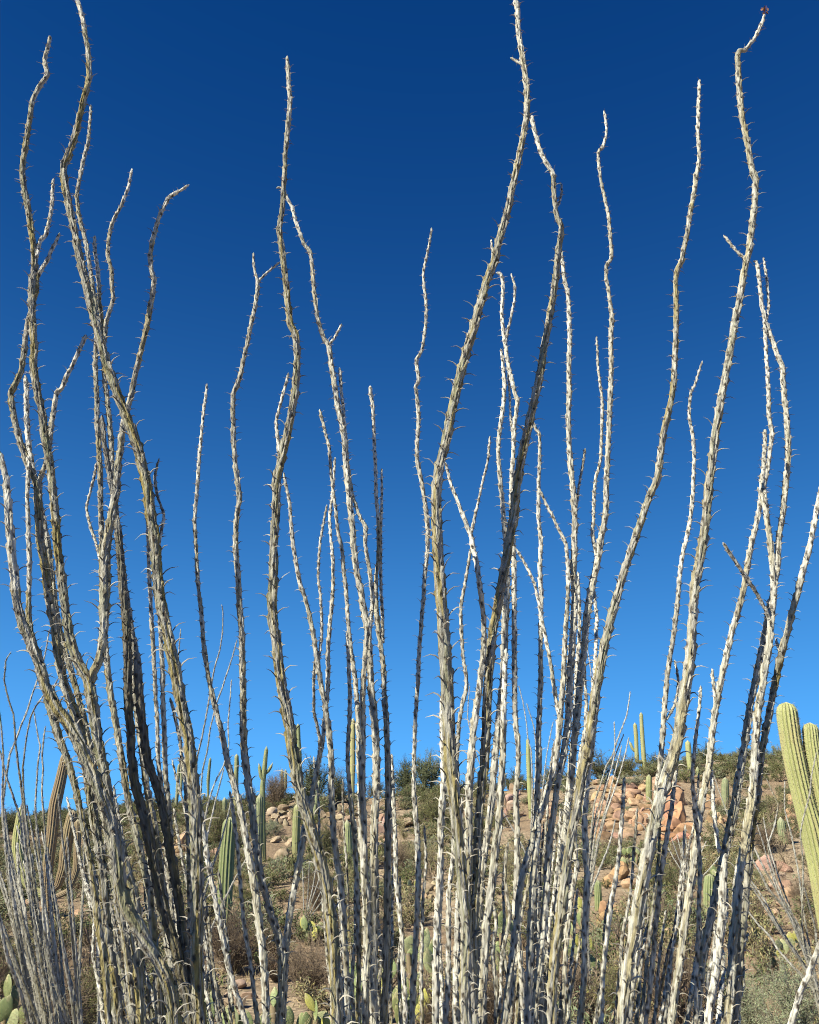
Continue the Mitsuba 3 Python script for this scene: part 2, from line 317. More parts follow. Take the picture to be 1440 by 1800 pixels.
 ('R8', 2.10, 2.12, .35, '499 830 5,501 845 6,505 862 6,510 892 7,511 912 7,514 950 8,520 987 8,527 1025 9,537 1055 9,545 1087 9,552 1120 9,556 1150 10,560 1180 10,566 1212 10,571 1237 10,576 1275 11,580 1312 11,582 1345 12,583 1385 12,585 1430 12,587 1470 12,592 1512 12,600 1550 12,604 1600 12,606 1650 12,610 1725 12,613 1800 12', None),
 ('R8b', .05, 0, .2, '575 887 4,567 930 5,561 975 5,560 1012 5,564 1050 6,566 1087 6,566 1120 6,562 1150 6,557 1185 6', 'R8'),
 ('R8c', 2.24, 0, .3, '557 1140 5,552 1180 6,551 1212 6,552 1250 6,557 1275 6,562 1300 7,561 1340 7', 'R7m'),
 ('T1', ((400,2.424),(980,2.513),(1040.0,2.504),(1080.0,2.496),(1120.0,2.494),(1160.0,2.485),(1200.0,2.469),(1260,2.476),(1440,2.43),(1550.0,2.382),(1590.0,2.378),(1630.0,2.374),(1670.0,2.368),(1710.0,2.362),(1750.0,2.356)), 0, .2, '759 400 4,757 415 4,754 432 5,751 448 5,746 467 5,744 480 5,745 500 6,748 520 6,750 540 6,749 560 6,747 585 6,744 605 6,740 620 6,732 632 7,733 645 7,736 662 7,736 672 7,731 680 7,732 692 7,734 707 8,736 737 8,733 775 8,734 805 8,740 840 8,745 870 8,749 900 9,752 937 9,751 975 8,747 1005 8,745 1037 8,741 1087 8,738 1137 8,735 1200 8,731 1250 8,729 1300 8,727 1345 8,728 1390 9,732 1437 10,735 1500 11,736 1550 11,734 1600 11,731 1650 11,728 1725 12,725 1800 12', None),
 ('T2', 1.82, 1.93, .65, '896 -40 9,906 0 10,910 20 10,912 62 10,917 92 11,922 117 12,926 150 12,927 180 12,925 212 12,917 250 12,910 287 13,902 325 13,894 362 14,884 400 15,872 445 15,869 458 16,857 490 16,845 532 17,833 575 18,822 612 18,812 650 18,802 687 18,792 737 19,783 780 19,775 812 19,769 845 20,767 880 21,767 912 21,769 962 22,771 1000 22,774 1050 23,779 1087 24,782 1137 25,785 1187 26,787 1237 26,789 1287 26,792 1345 27,796 1375 26,801 1425 24,808 1500 22,815 1575 22,820 1625 22,818 1675 22,818 1750 22,821 1800 22', None),
 ('T2a', .02, 0, .1, '897 101 4,902 104 5,911 109 5,918 112 5', 'T2'),
 ('T2c', .04, 0, .1, '864 421 4,865 433 5,866 447 5,868 462 6', 'T2'),
 ('T2b', 2.06, 2.06, .3, '777 1225 8,778 1290 11,780 1345 13,780 1375 13,777 1425 13,775 1500 13,771 1560 13,769 1610 13,767 1700 14,765 1800 14', None),
 ('U2', 2.50, 2.26, .3, '880 613 4,882 620 6,884 640 7,887 675 8,886 707 8,882 732 8,877 770 8,876 800 8,880 850 9,884 895 9,886 925 9,890 965 11,891 1010 13,890 1050 14,888 1100 14,887 1150 14,885 1200 14,881 1237 14,876 1275 14,871 1325 14,867 1365 14,864 1412 14,859 1455 14,852 1500 14,847 1540 14,845 1575 14,842 1625 14,840 1680 14,838 1740 14,836 1800 14', None),
 ('U1', 2.46, 2.34, .2, '872 479 5,877 480 6,882 483 7,884 492 7,884 515 7,882 550 7,885 582 8,888 605 8,892 630 8,899 662 8,905 690 8,910 704 9,908 722 8,904 750 8,902 800 8,900 837 9,899 880 9,901 930 9,903 987 10,904 1025 10,904 1075 10,904 1125 10,905 1175 10,905 1225 10,907 1275 10,911 1312 10,911 1345 10,909 1372 11,907 1405 11,909 1462 12,909 1525 12,907 1562 12,905 1610 12,912 1660 11,918 1720 11,920 1800 11', None),
 ('U1b', .02, 0, .1, '899 480 4,901 488 4,905 500 5,905 515 5,904 530 5,900 548 5,897 565 5,892 585 6,889 605 6', 'U1'),
 ('U1c', .05, 0, .1, '893 655 3,895 675 4,896 700 4,897 730 4,900 755 5,902 790 5', 'U1'),
 ('V2', ((203,1.934),(560,2.001),(640.0,1.986),(680.0,1.992),(720.0,1.996),(760.0,1.997),(800.0,1.999),(860,2.016),(1040,2.022),(1090,2.041),(1160.0,2.036),(1240.0,2.052),(1320.0,2.06),(1400.0,2.056),(1480.0,2.05),(1560.0,2.046),(1560.0,2.046),(1650,2.042)), 0, .65, '934 203 7,937 217 8,942 237 8,952 270 8,960 285 9,968 298 9,973 308 9,973 330 9,975 345 9,977 370 10,981 385 10,987 398 10,987 410 11,984 428 12,982 445 13,980 462 13,975 500 13,970 537 13,964 575 14,957 610 14,952 645 15,945 680 16,937 712 16,930 745 17,924 775 17,917 807 17,911 837 17,906 875 18,903 912 18,896 945 18,890 980 18,884 1012 18,877 1050 18,872 1080 18,867 1105 18,864 1137 18,860 1187 18,857 1237 19,855 1287 19,851 1345 19,847 1375 18,844 1412 17,840 1475 17,839 1525 17,836 1580 16,834 1650 16,832 1800 16', None),
 ('V2a', .03, 0, .1, '986 320 3,988 333 4,986 345 4,982 357 4,977 366 4', 'V2'),
 ('V3', ((440,2.4),(900,2.361),(1250,2.313),(1290.0,2.298),(1330.0,2.288),(1370.0,2.278),(1410.0,2.276),(1450.0,2.274),(1520,2.273),(1800,2.241)), 0, .25, '986 440 6,988 455 7,991 482 8,997 512 8,1000 540 8,1001 562 9,1002 605 9,1000 645 9,1001 687 10,1000 737 10,1000 775 10,1002 812 11,1007 850 11,1010 890 12,1011 920 12,1010 950 12,1009 1000 13,1010 1050 13,1008 1100 14,1005 1150 14,1002 1200 15,1000 1250 15,996 1290 14,990 1335 13,984 1362 12,978 1390 12,972 1437 12,966 1490 13,962 1560 13,957 1625 14,948 1700 14,937 1800 14', None),
 ('V3a', .05, 0, .5, '1029 788 5,1027 800 5,1024 820 5,1020 842 5,1017 862 5,1013 892 6', 'V3'),
 ('V4', 2.36, 2.18, .3, '947 855 4,951 865 5,960 885 5,967 899 6,974 912 6,980 927 6,990 945 7,996 962 7,999 1000 8,998 1050 8,995 1100 9,992 1150 10,990 1200 10,985 1250 11,981 1300 12,977 1345 12,967 1375 12,958 1405 13,945 1450 13,935 1487 13,922 1525 13,912 1575 13,910 1612 13,905 1650 13,897 1712 13,886 1800 13', None),
 ('W1', ((742,2.442),(1190,2.473),(1240.0,2.458),(1280.0,2.45),(1320.0,2.446),(1360.0,2.434),(1400.0,2.428),(1500,2.411),(1800,2.393)), 0, .2, '938 742 4,943 756 6,948 762 6,949 778 6,949 812 7,947 850 7,947 895 8,948 925 8,951 945 8,950 1000 9,951 1050 9,951 1100 9,951 1150 9,951 1200 10,949 1237 10,947 1287 10,948 1345 11,946 1380 12,945 1412 12,943 1460 12,943 1530 12,945 1620 12,950 1710 12,952 1800 12', None),
 ('X2', .10, 0, .3, '905 962 4,911 970 5,920 985 5,930 1005 6,940 1026 6,946 1055 6,952 1085 7,960 1125 7,967 1162 8,973 1200 8,978 1232 8,983 1258 9', 'V4'),
 ('W2', 2.54, 2.44, .2, '1016 1005 5,1017 1037 6,1019 1075 7,1017 1130 7,1014 1180 8,1012 1250 8,1006 1330 9,999 1400 9,992 1480 10,986 1560 10,978 1660 10,968 1800 11', None),
 ('Y1', ((194,2.42),(1000,2.394),(1080.0,2.372),(1120.0,2.364),(1160.0,2.356),(1200.0,2.346),(1240.0,2.34),(1280.0,2.326),(1345,2.33),(1800,2.332)), 0, .3, '1062 194 5,1064 205 5,1066 220 5,1066 237 5,1062 252 6,1058 262 6,1053 264 6,1052 280 6,1054 300 6,1057 322 6,1063 347 6,1070 382 7,1073 415 7,1075 445 7,1074 455 7,1066 467 7,1066 485 7,1069 505 7,1073 535 8,1076 555 9,1074 600 9,1075 650 9,1073 700 10,1071 750 10,1069 800 10,1067 850 11,1066 890 11,1062 920 13,1057 945 13,1051 980 13,1045 1012 13,1037 1050 14,1031 1087 14,1027 1137 14,1021 1187 15,1017 1237 15,1012 1287 15,1006 1345 15,1000 1400 14,994 1460 13,986 1540 13,978 1620 13,970 1720 13,962 1800 13', None),
 ('Y2', .05, 0, .3, '1049 591 3.5,1050 612 4,1052 650 5,1057 687 5,1059 710 6,1058 740 6,1057 775 6,1056 800 6,1052 822 6,1047 842 6,1044 875 7,1044 912 7,1042 935 7,1045 957 8,1051 982 8', 'Y1'),
 ('Y3', 2.44, 0, .25, '1043 1030 5,1046 1052 6,1050 1087 7,1048 1120 7,1047 1150 7,1044 1200 8,1043 1230 8', 'Z1'),
 ('W4', 2.46, 2.44, .25, '1022 1130 5,1027 1170 6,1031 1237 6,1030 1275 7,1020 1330 8,1012 1400 8,1010 1480 9,1014 1520 9,1007 1565 9,1000 1625 9,995 1680 9,990 1800 10', None),
 ('Z1', 1.96, 1.95, .6, '1230 140 6,1229 162 6,1228 195 7,1227 225 7,1229 275 7,1227 295 8,1223 308 9,1222 325 9,1215 362 9,1208 412 9,1202 440 9,1199 460 10,1191 474 10,1189 490 10,1189 520 10,1189 562 10,1187 612 11,1185 662 11,1181 700 11,1176 725 12,1166 762 12,1161 800 12,1156 835 13,1152 850 14,1142 870 13,1131 905 13,1117 945 14,1105 980 14,1095 1012 15,1085 1050 16,1080 1068 17,1072 1100 17,1062 1137 17,1055 1175 18,1047 1225 18,1040 1275 19,1032 1325 19,1022 1365 18,1015 1412 18,1005 1462 18,997 1512 19,992 1562 19,985 1612 19,977 1662 20,972 1725 20,970 1800 20', None),
 ('AA1', 2.28, 2.26, .35, '1046 1260 7,1043 1300 9,1037 1345 10,1031 1400 10,1028 1450 11,1030 1490 12,1032 1540 12,1030 1600 12,1028 1650 12,1028 1700 12,1024 1750 12,1019 1800 12', None),
 ('BB2', 2.16, 2.14, .3, '950 1420 9,945 1470 12,940 1512 13,936 1575 14,932 1650 14,930 1725 14,927 1800 14', None),
 ('BB3', 2.22, 2.20, .35, '890 1140 8,888 1180 10,886 1240 11,884 1325 12,880 1400 14,877 1450 15,872 1490 16,867 1537 16,862 1575 16,855 1625 16,851 1700 16,845 1800 16', None),
 ('T3', ((812,2.01),(960,2.004),(1010.0,1.966),(1050.0,1.972),(1100,2.004),(1180,2.034),(1800,2.031)), 0, .55, '783 812 5,786 824 6,792 850 6,800 870 7,807 887 7,811 900 8,822 925 9,829 943 10,832 965 10,838 990 10,842 1020 10,845 1042 10,849 1070 10,851 1112 10,850 1150 11,845 1187 12,840 1225 13,834 1262 14,830 1300 14,828 1345 15,825 1385 15,824 1425 15,824 1475 15,825 1525 15,822 1575 15,824 1625 16,828 1680 16,832 1740 16,835 1800 16', None),
 ('T3a', .05, 0, .2, '862 766 4,861 780 5,859 800 5,855 820 5,850 840 5,845 862 5,840 885 5,835 910 6,830 935 7', 'T3'),
 ('T4', .06, 0, .2, '829 960 5,826 975 6,822 1000 6,816 1037 6,810 1070 7,811 1112 7,814 1150 7,820 1187 8,820 1212 8,813 1237 8,807 1275 8,805 1312 8,803 1345 8,804 1390 8,810 1440 8,822 1500 8', 'T3'),
 ('DD1', 2.18, 2.16, .3, '800 1440 7,797 1500 9,790 1575 10,789 1650 10,787 1725 10,784 1800 11', None),
 ('DD2', 2.30, 2.30, .3, '812 1500 8,806 1580 10,803 1650 11,802 1720 12,800 1800 12', None),
 ('FF1', 1.84, 1.90, .5, '1344 25 5,1341 38 7,1335 52 7,1328 65 7,1320 76 7,1309 89 7,1300 89 9,1297 100 10,1298 118 10,1299 137 11,1301 175 11,1306 212 11,1314 250 11,1320 287 11,1325 306 12,1329 316 12,1328 330 11,1326 362 11,1321 400 12,1316 445 12,1313 457 12,1307 487 13,1301 520 13,1295 555 14,1290 585 14,1284 620 14,1277 655 14,1270 690 15,1264 725 15,1259 755 15,1254 795 16,1250 830 16,1245 875 17,1241 912 18,1236 950 18,1229 987 18,1222 1025 18,1219 1062 18,1216 1112 19,1214 1150 20,1210 1187 21,1204 1220 22,1197 1262 22,1190 1305 22,1182 1340 23,1171 1370 24,1160 1410 24,1150 1450 24,1142 1487 24,1132 1537 24,1122 1587 24,1115 1637 22,1107 1687 22,1100 1737 22,1094 1800 22', None),
 ('FF1a', .03, 0, .1, '1272 413 4,1279 422 5,1287 432 5,1295 441 5,1303 448 5,1313 456 6', 'FF1'),
 ('GGt', ((459,2.401),(1100,2.425),(1180.0,2.418),(1260.0,2.408),(1340.0,2.4),(1420.0,2.38),(1500.0,2.366),(1580.0,2.348),(1660.0,2.328),(1700.0,2.322),(1800,2.315)), 0, .45, '1324 459 4,1330 460 6,1332 470 7,1335 495 7,1339 532 8,1344 560 8,1351 582 9,1360 605 9,1369 630 9,1376 645 10,1377 670 10,1380 700 10,1384 737 11,1386 775 11,1385 812 11,1381 850 11,1377 895 11,1375 912 11,1369 950 11,1366 1000 11,1358 1040 11,1350 1075 12,1343 1120 12,1337 1155 13,1330 1187 13,1322 1225 13,1315 1262 14,1310 1300 14,1303 1345 15,1296 1375 15,1291 1412 15,1284 1450 15,1277 1487 15,1269 1525 15,1261 1562 15,1254 1600 15,1244 1637 15,1237 1675 15,1232 1725 15,1225 1800 15', None),
 ('GGu', .04, 0, .1, '1342 452 4,1344 464 4,1346 480 5,1350 512 5,1352 538 5,1349 555 5,1346 566 6', 'GGt'),
 ('GGv', 2.40, 0, .25, '1344 562 6,1345 590 7,1347 625 7,1350 662 7,1352 700 8,1352 732 8,1358 762 9,1354 787 8,1350 825 8,1345 848 8,1341 870 9,1337 890 9', 'GGL'),
 ('GGs', 2.34, 0, .3, '1345 755 7,1345 770 7,1345 787 8,1342 820 8,1341 850 8,1346 885 9,1349 912 9', 'GGm'),
 ('GGL', 2.38, 2.26, .4, '1338 833 8,1339 850 9,1337 875 9,1332 912 10,1323 950 10,1316 987 11,1309 1025 11,1301 1062 11,1290 1100 12,1281 1137 12,1274 1170 12,1266 1205 12,1260 1235 12,1256 1260 12,1252 1300 12,1247 1345 12,1240 1380 13,1232 1425 14,1225 1475 14,1217 1537 15,1210 1587 15,1202 1637 15,1195 1700 15,1187 1750 15,1181 1800 15', None),
 ('GGLa', .02, 0, .5, '1252 1175 5,1253 1188 6,1255 1205 6,1257 1225 7,1257 1245 7', 'GGL'),
 ('GGm', 2.14, 2.04, .45, '1332 856 6,1339 870 9,1345 890 10,1349 912 11,1354 950 11,1357 987 11,1360 1025 11,1360 1060 12,1356 1095 13,1352 1137 13,1345 1175 14,1340 1212 14,1333 1250 15,1330 1300 15,1327 1345 15,1325 1375 16,1322 1405 16,1315 1437 17,1310 1475 17,1303 1512 17,1298 1550 18,1295 1600 18,1290 1650 18,1286 1712 18,1280 1800 18', None),
 ('GGma', -.10, 0, .05, '1271 953 6,1276 961 7,1283 972 7,1291 984 7,1300 998 7,1309 1011 7,1318 1024 7,1332 1046 7,1345 1070 7,1354 1092 8', 'GGm'),
 ('HH', ((845,2.003),(1100,2.088),(1210.0,2.132),(1250.0,2.122),(1290.0,2.116),(1330.0,2.104),(1500,2.116),(1800,2.142)), 0, .75, '1446 845 8,1440 875 9,1435 905 10,1429 937 10,1422 970 11,1412 1005 12,1402 1045 12,1392 1080 12,1383 1115 12,1376 1142 14,1370 1170 13,1361 1212 13,1355 1245 13,1348 1275 13,1342 1312 13,1337 1345 14,1329 1400 14,1322 1450 15,1316 1520 15,1308 1600 15,1300 1700 15,1290 1800 15', None),
 ('HHa', .04, 0, .7, '1364 1122 4,1366 1130 6,1370 1140 7,1375 1148 7', 'HH'),
 ('KK', 2.30, 2.24, .3, '1235 634 3.5,1231 648 4,1227 662 4,1222 677 5,1215 690 6,1213 705 6,1212 732 6,1215 750 6,1218 764 7,1220 790 7,1220 812 7,1219 850 7,1217 880 8,1214 912 8,1207 945 8,1200 975 8,1195 1012 8,1190 1062 9,1185 1112 9,1179 1150 9,1173 1187 9,1168 1250 10,1164 1300 10,1160 1345 10,1154 1400 11,1146 1470 11,1138 1540 11,1128 1620 12,1116 1700 12,1104 1800 12', None),
 ('KKa', .04, 0, .3, '1186 1160 4,1189 1175 4,1192 1195 5,1191 1215 5,1185 1240 5,1172 1265 6', 'KK'),
 ('II', ((1340,1.935),(1420.0,1.908),(1460.0,1.91),(1500.0,1.916),(1540.0,1.916),(1580.0,1.922),(1620.0,1.926),(1800,1.953)), 0, .45, '1190 1340 6,1186 1375 8,1180 1425 8,1172 1475 9,1162 1537 9,1156 1587 9,1151 1637 9,1147 1700 10,1141 1750 10,1134 1800 10', None),
 ('JJ', .02, 0, .2, '1250 1345 6,1252 1378 8,1253 1412 8,1257 1450 8,1261 1480 8,1266 1500 8', 'GGt'),
 ('LL', ((1205,1.94),(1310,1.925),(1360.0,1.93),(1420,1.959),(1500,1.99),(1560.0,1.98),(1600.0,1.986),(1640.0,1.992),(1800,2.002)), 0, .35, '1232 1205 5,1231 1225 6,1229 1250 6,1225 1287 6,1220 1325 7,1217 1365 7,1220 1412 8,1226 1460 8,1230 1512 8,1230 1562 8,1228 1600 8,1226 1650 8,1224 1720 8,1222 1800 9', None),
 ('MM', 2.34, 2.20, .2, '1098 1366 5,1097 1378 7,1095 1412 7,1092 1450 8,1089 1500 8,1085 1530 8,1079 1562 9,1073 1600 9,1067 1650 9,1061 1712 9,1056 1800 10', None),
 ('OO', 2.10, 2.08, .2, '1276 1500 9,1272 1540 14,1271 1600 15,1265 1660 15,1258 1710 15,1251 1760 15,1245 1800 15', None),
 ('PP', 1.86, 1.92, .8, '1442 1648 5,1440 1662 8,1432 1687 10,1424 1707 10,1416 1727 11,1405 1755 11,1392 1800 12', None),
]
# short young canes in the thicket behind: top x y, x at the lower edge, width
YOUNG = [(120,1400,205,8), (150,1330,232,9), (175,1420,262,9), (205,1380,268,8), (232,1450,290,9), (248,1400,322,8), (278,1480,345,8), (300,1420,360,8), (330,1500,372,7), (185,1540,228,8), (215,1560,282,8), (352,1560,398,7), (140,1500,182,7), (560,1480,584,7), (626,1440,622,8), (668,1500,668,9), (702,1540,704,8), (745,1450,742,8), (776,1500,776,9), (812,1400,806,9), (846,1450,852,10), (868,1500,872,10), (895,1480,894,10), (918,1500,908,9), (936,1550,948,10), (962,1480,962,10), (984,1420,958,9), (1002,1500,984,8), (1016,1560,1000,8), (1075,1560,1046,7), (1120,1420,1082,8), (1138,1560,1118,8), (1170,1600,1150,7), (1205,1450,1168,9), (1230,1600,1208,8), (1260,1620,1236,9), (1282,1560,1262,10), (1300,1580,1272,9), (1312,1640,1298,8)]
g = np.random.default_rng(41)
for q in range(30):                                 # and thinner ones, leaning outwards as all do
    xb = g.uniform(130, 420) if q < 11 else g.uniform(560, 1010) if q < 24 else g.uniform(1040, 1300)
    yt = g.uniform(1290, 1600)
    YOUNG.append((xb + (xb - 720) * .00042 * (1800 - yt) * g.uniform(.6, 1.3) + g.normal(0, 10), yt, xb, g.uniform(5.5, 8)))
for q, (xt, yt, xb, w) in enumerate(YOUNG):
    g = np.random.default_rng(500 + q)
    ys = np.linspace(yt, 1800, 6)
    xs = xt + (xb - xt) * ((ys - yt) / (1800 - yt)) ** g.uniform(.8, 1.3) + g.normal(0, 3, 6) * np.array([1, 1, 1, 1, .5, 0])
    CANES.append((f'young_{q}', g.uniform(2.45, 2.75), g.uniform(2.36, 2.56), g.uniform(.3, .95), ','.join(f'{x:.1f} {y:.1f} {w * (.55 + .45 * k / 5):.1f}' for k, (x, y) in enumerate(zip(xs, ys))), None))
CROWN = np.array([0.02, 2.40, 0.0])      # where all canes leave the ground
PALE, GREY, TAN, OCHRE, OLIVE = (np.array(c) for c in ((.56, .555, .505), (.155, .153, .142), (.26, .248, .185), (.22, .18, .052), (.16, .162, .078)))
DEAD = np.array((.055, .052, .048))
SCAR_SHADE = np.array((.05, .04, .03))  # near-black of the bud scars and of the thorn shadows painted with them


def thorn_mesh(P, out, up, L, R0, col, g, droop):
    """Curved thorns: P roots on the bark, out and up unit directions, L lengths, R0 root radii."""
    n = len(P)
    if not n:
        return None
    side = unit(np.cross(up, out))
    sw = g.normal(0, .22, (n, 1))
    o2 = unit(out + side * sw * 1.3)
    lift = g.normal(.13, .17, (n, 1))
    stations = [(-.10, -.28, 1.25), (.16, -.04, 1.0), (.48, .07, .62), (1.0, None, .16)]
    rows, cols = [], []
    for a, b, rr in stations:
        b = (lift - droop[:, None]) if b is None else b + lift * max(a, 0)
        c = P + (o2 * a + up * b) * L[:, None]
        r = (R0 * rr)[:, None]
        rows.append(np.stack([c + up * r, c - up * r * .5 + side * r * .87, c - up * r * .5 - side * r * .87], 1))
        cols.append(np.repeat((col * (1.0 if a < .6 else .8))[:, None], 3, 1))
    V = np.stack(rows, 1).reshape(n, 12, 3)
    C = np.stack(cols, 1).reshape(n, 12, 3)
    f = np.vstack([tube_faces(4, 3), [[9, 10, 11]]])[:, ::-1]
    F = (f[None] + (np.arange(n) * 12)[:, None, None]).reshape(-1, 3)
    return V.reshape(-1, 3), F, C.reshape(-1, 3)


def build_cane(P, R, vis, old, seed, spacing=.0083, thorn_scale=1.0, fine=True, dead=False):
    """Bark and thorns of one cane from tip to foot. P, R: centre line and radii; vis: length in view (rest is coarser)."""
    g = np.random.default_rng(seed)
    step = .0051 if fine else .012
    u, Q, ex = resample(P, step, np.asarray(R)[:, None])
    if vis < u[-1]:
        k = int(np.searchsorted(u, vis))
        keep = np.concatenate([np.arange(k), np.arange(k, len(u), 4)])
        u, Q, ex = u[keep], Q[keep], ex[keep]
    r = ex[:, 0]
    n = len(u)
    wob = np.stack([meshkit.fbm(np.stack([u * 9, u * 0 + seed * 3.1 + q, u * 0], -1), 3, seed) - .5 for q in range(3)], -1)
    Q = Q + wob * .0045 * np.clip(u / .05, 0, 1)[:, None]
    sides = int(np.clip(2 * np.pi * r.max() / (.0031 if fine else .004), 9, 40))
    # yearly growths: where they meet the cane swells a little and the tone of the bark changes
    joints = [0.0]
    while joints[-1] < u[-1]:
        joints.append(joints[-1] + g.uniform(.16, .50))
    # sharp bends of the traced line are joints too
    t = unit(np.gradient(Q, axis=0))
    w = max(1, int(.02 / step))
    if n > 4 * w:
        bend = np.degrees(np.arccos(np.clip((t[2 * w:] * t[:-2 * w]).sum(1), -1, 1)))
        for i in np.nonzero(bend > 24)[0]:
            s = u[i + w]
            if s < vis and min(abs(s - q) for q in joints) > .05:
                joints.append(s)
    joints = np.array(sorted(joints))
    seg = np.searchsorted(joints, u, side='right') - 1
    age = np.clip(old * (.12 + .50 * np.arange(len(joints))) + g.normal(0, .16, len(joints)), 0, max(old, .12))
    age = age[seg]
    tint = g.uniform(.86, 1.12, len(joints))[seg]
    _, (tt, a, b), th = skin(Q, r, sides)
    ct, st = np.cos(th)[None], np.sin(th)[None]
    k1 = (r / .0058)[:, None]
    pts = np.stack([ct * k1, st * k1, np.broadcast_to((u / .065)[:, None], (n, sides)) + seed * 7.7], -1)
    fur = meshkit.fbm(pts, 2, seed)
    ridge = 1 - np.abs(2 * fur - 1) * 2.6
    amp = (.0016 + .0020 * np.clip(age, 0, 1))[:, None] * np.clip(r / .012, .45, 1.2)[:, None]
    disp = ridge * amp - amp * .8 - .12 * r[:, None]
    for q in joints[1:]:
        disp += (np.exp(-((u - q) / .006) ** 2) * .10 * r * (.6 + .8 * g.random()))[:, None] * (.7 + .6 * meshkit.fbm(pts * 1.7, 2, 8))
    # thorns in a spiral; each stands at the top of a raised strip of bark, with a dark bud scar and painted thorn shadow in its axil
    sp = spacing * (.8 + .5 * np.clip(r.mean() / .012, .5, 1.3))
    ts = np.arange(.006, u[-1] - .01, sp)
    ts = ts + g.normal(0, sp * .22, len(ts))
    if vis < u[-1]:
        ts = ts[ts < vis + .15]
    th0 = np.arange(len(ts)) * math.radians(139) + g.normal(0, .25, len(ts)) + seed
    pale_n = meshkit.fbm(np.stack([ct * k1 * .45, st * k1 * .45, np.broadcast_to((u / .16)[:, None], (n, sides)) + seed * 3.3], -1), 3, seed + 1)
    och_n = meshkit.fbm(np.stack([ct * k1 * .9, st * k1 * .9, np.broadcast_to((u / .20)[:, None], (n, sides)) + seed * 5.1], -1), 3, seed + 2)
    fine_n = meshkit.fbm(np.stack([ct * k1 * 2.2, st * k1 * 2.2, np.broadcast_to((u / .025)[:, None], (n, sides))], -1), 2, seed + 3)
    A = np.clip(age, 0, 1)[:, None]
    base = lerp(PALE, GREY * .6 + TAN * .4, .85 * np.broadcast_to(A, (n, 1)))
    col = base * (tint[:, None, None])
    col = lerp(col, GREY * 1.1, sstep(.50, .68, pale_n) * (.25 + .65 * A))
    col = lerp(col, TAN, sstep(.52, .66, 1 - pale_n) * (.30 + .35 * A))
    col = lerp(col, OCHRE, sstep(.53, .62, och_n) * np.clip(1.3 * A - .05, 0, .85))
    col = lerp(col, OLIVE, sstep(.56, .66, 1 - och_n) * np.clip(1.2 * A - .08, 0, .75))
    col = col * (.22 + 1.52 * fine_n)[..., None]
    if dead:
        col = lerp(col, DEAD * (.6 + .8 * fine_n)[..., None], np.full((n, sides), .62))
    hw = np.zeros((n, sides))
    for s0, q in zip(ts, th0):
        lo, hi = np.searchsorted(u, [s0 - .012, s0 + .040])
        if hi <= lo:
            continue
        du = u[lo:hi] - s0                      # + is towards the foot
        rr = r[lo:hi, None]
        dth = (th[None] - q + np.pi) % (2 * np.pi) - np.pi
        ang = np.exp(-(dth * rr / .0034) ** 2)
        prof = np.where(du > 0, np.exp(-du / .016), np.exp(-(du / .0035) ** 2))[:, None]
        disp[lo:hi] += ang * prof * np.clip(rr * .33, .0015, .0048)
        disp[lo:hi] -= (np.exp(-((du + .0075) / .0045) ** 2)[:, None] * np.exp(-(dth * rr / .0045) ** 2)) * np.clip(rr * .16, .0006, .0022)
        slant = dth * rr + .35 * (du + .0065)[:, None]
        scar = np.exp(-((du + .0065) / .0064) ** 2)[:, None] * np.exp(-(slant / .0048) ** 2)  # bud scar, slanted and widened to paint the thorn's shadow into the bark
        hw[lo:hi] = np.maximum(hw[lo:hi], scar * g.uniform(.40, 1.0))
    col = lerp(col, SCAR_SHADE, np.clip(hw * 2.3 - .15, 0, .97))
    tip = np.clip((u - 0) / .006, .25, 1)
    V, _, _ = skin(Q, (r * tip)[:, None] + disp * tip[:, None], sides)
    bark = close_tube(V, col)
    i = np.clip(np.searchsorted(u, ts), 0, n - 1)
    rr = r[i]
    out = np.cos(th0)[:, None] * a[i] + np.sin(th0)[:, None] * b[i]
    up = -tt[i]
    L = np.clip(2.2 * rr - .001, .008, .037) * g.uniform(.5, 1.25, len(ts)) * thorn_scale
    L *= np.where(g.random(len(ts)) < .16, .35, 1)
    R0 = np.clip(.13 * rr + .0003, .0010, .0026) * g.uniform(.85, 1.15, len(ts))
    tc = lerp(np.array((.11, .10, .085)), np.array((.37, .35, .305)), g.random(len(ts)))
    if dead:
        tc = tc * .45
    th_m = thorn_mesh(Q[i] + out * (rr * 1.02)[:, None], out, up, L, R0, tc, g, g.uniform(-.04, .15, len(ts)) * np.clip(rr / .012, .3, 1.1))
    return bark, th_m


def trace(text):
    return np.array([[float(q) for q in p.split()] for p in text.split(',')])


def trace_to_world(tr, d0, d1):
    s = np.concatenate([[0], np.cumsum(np.hypot(*np.diff(tr[:, :2], axis=0).T))])
    if np.isscalar(d0):
        Yd = d0 + (d1 - d0) * s / s[-1]
    else:
        Yd = np.interp(tr[:, 1], [q[0] for q in d0], [q[1] for q in d0])
    P = np.array([at(x, y, d) for (x, y, _), d in zip(tr, Yd)])
    R = np.array([metres(w * .5, p) for w, p in zip(tr[:, 2], P)])
    return P, R, Yd


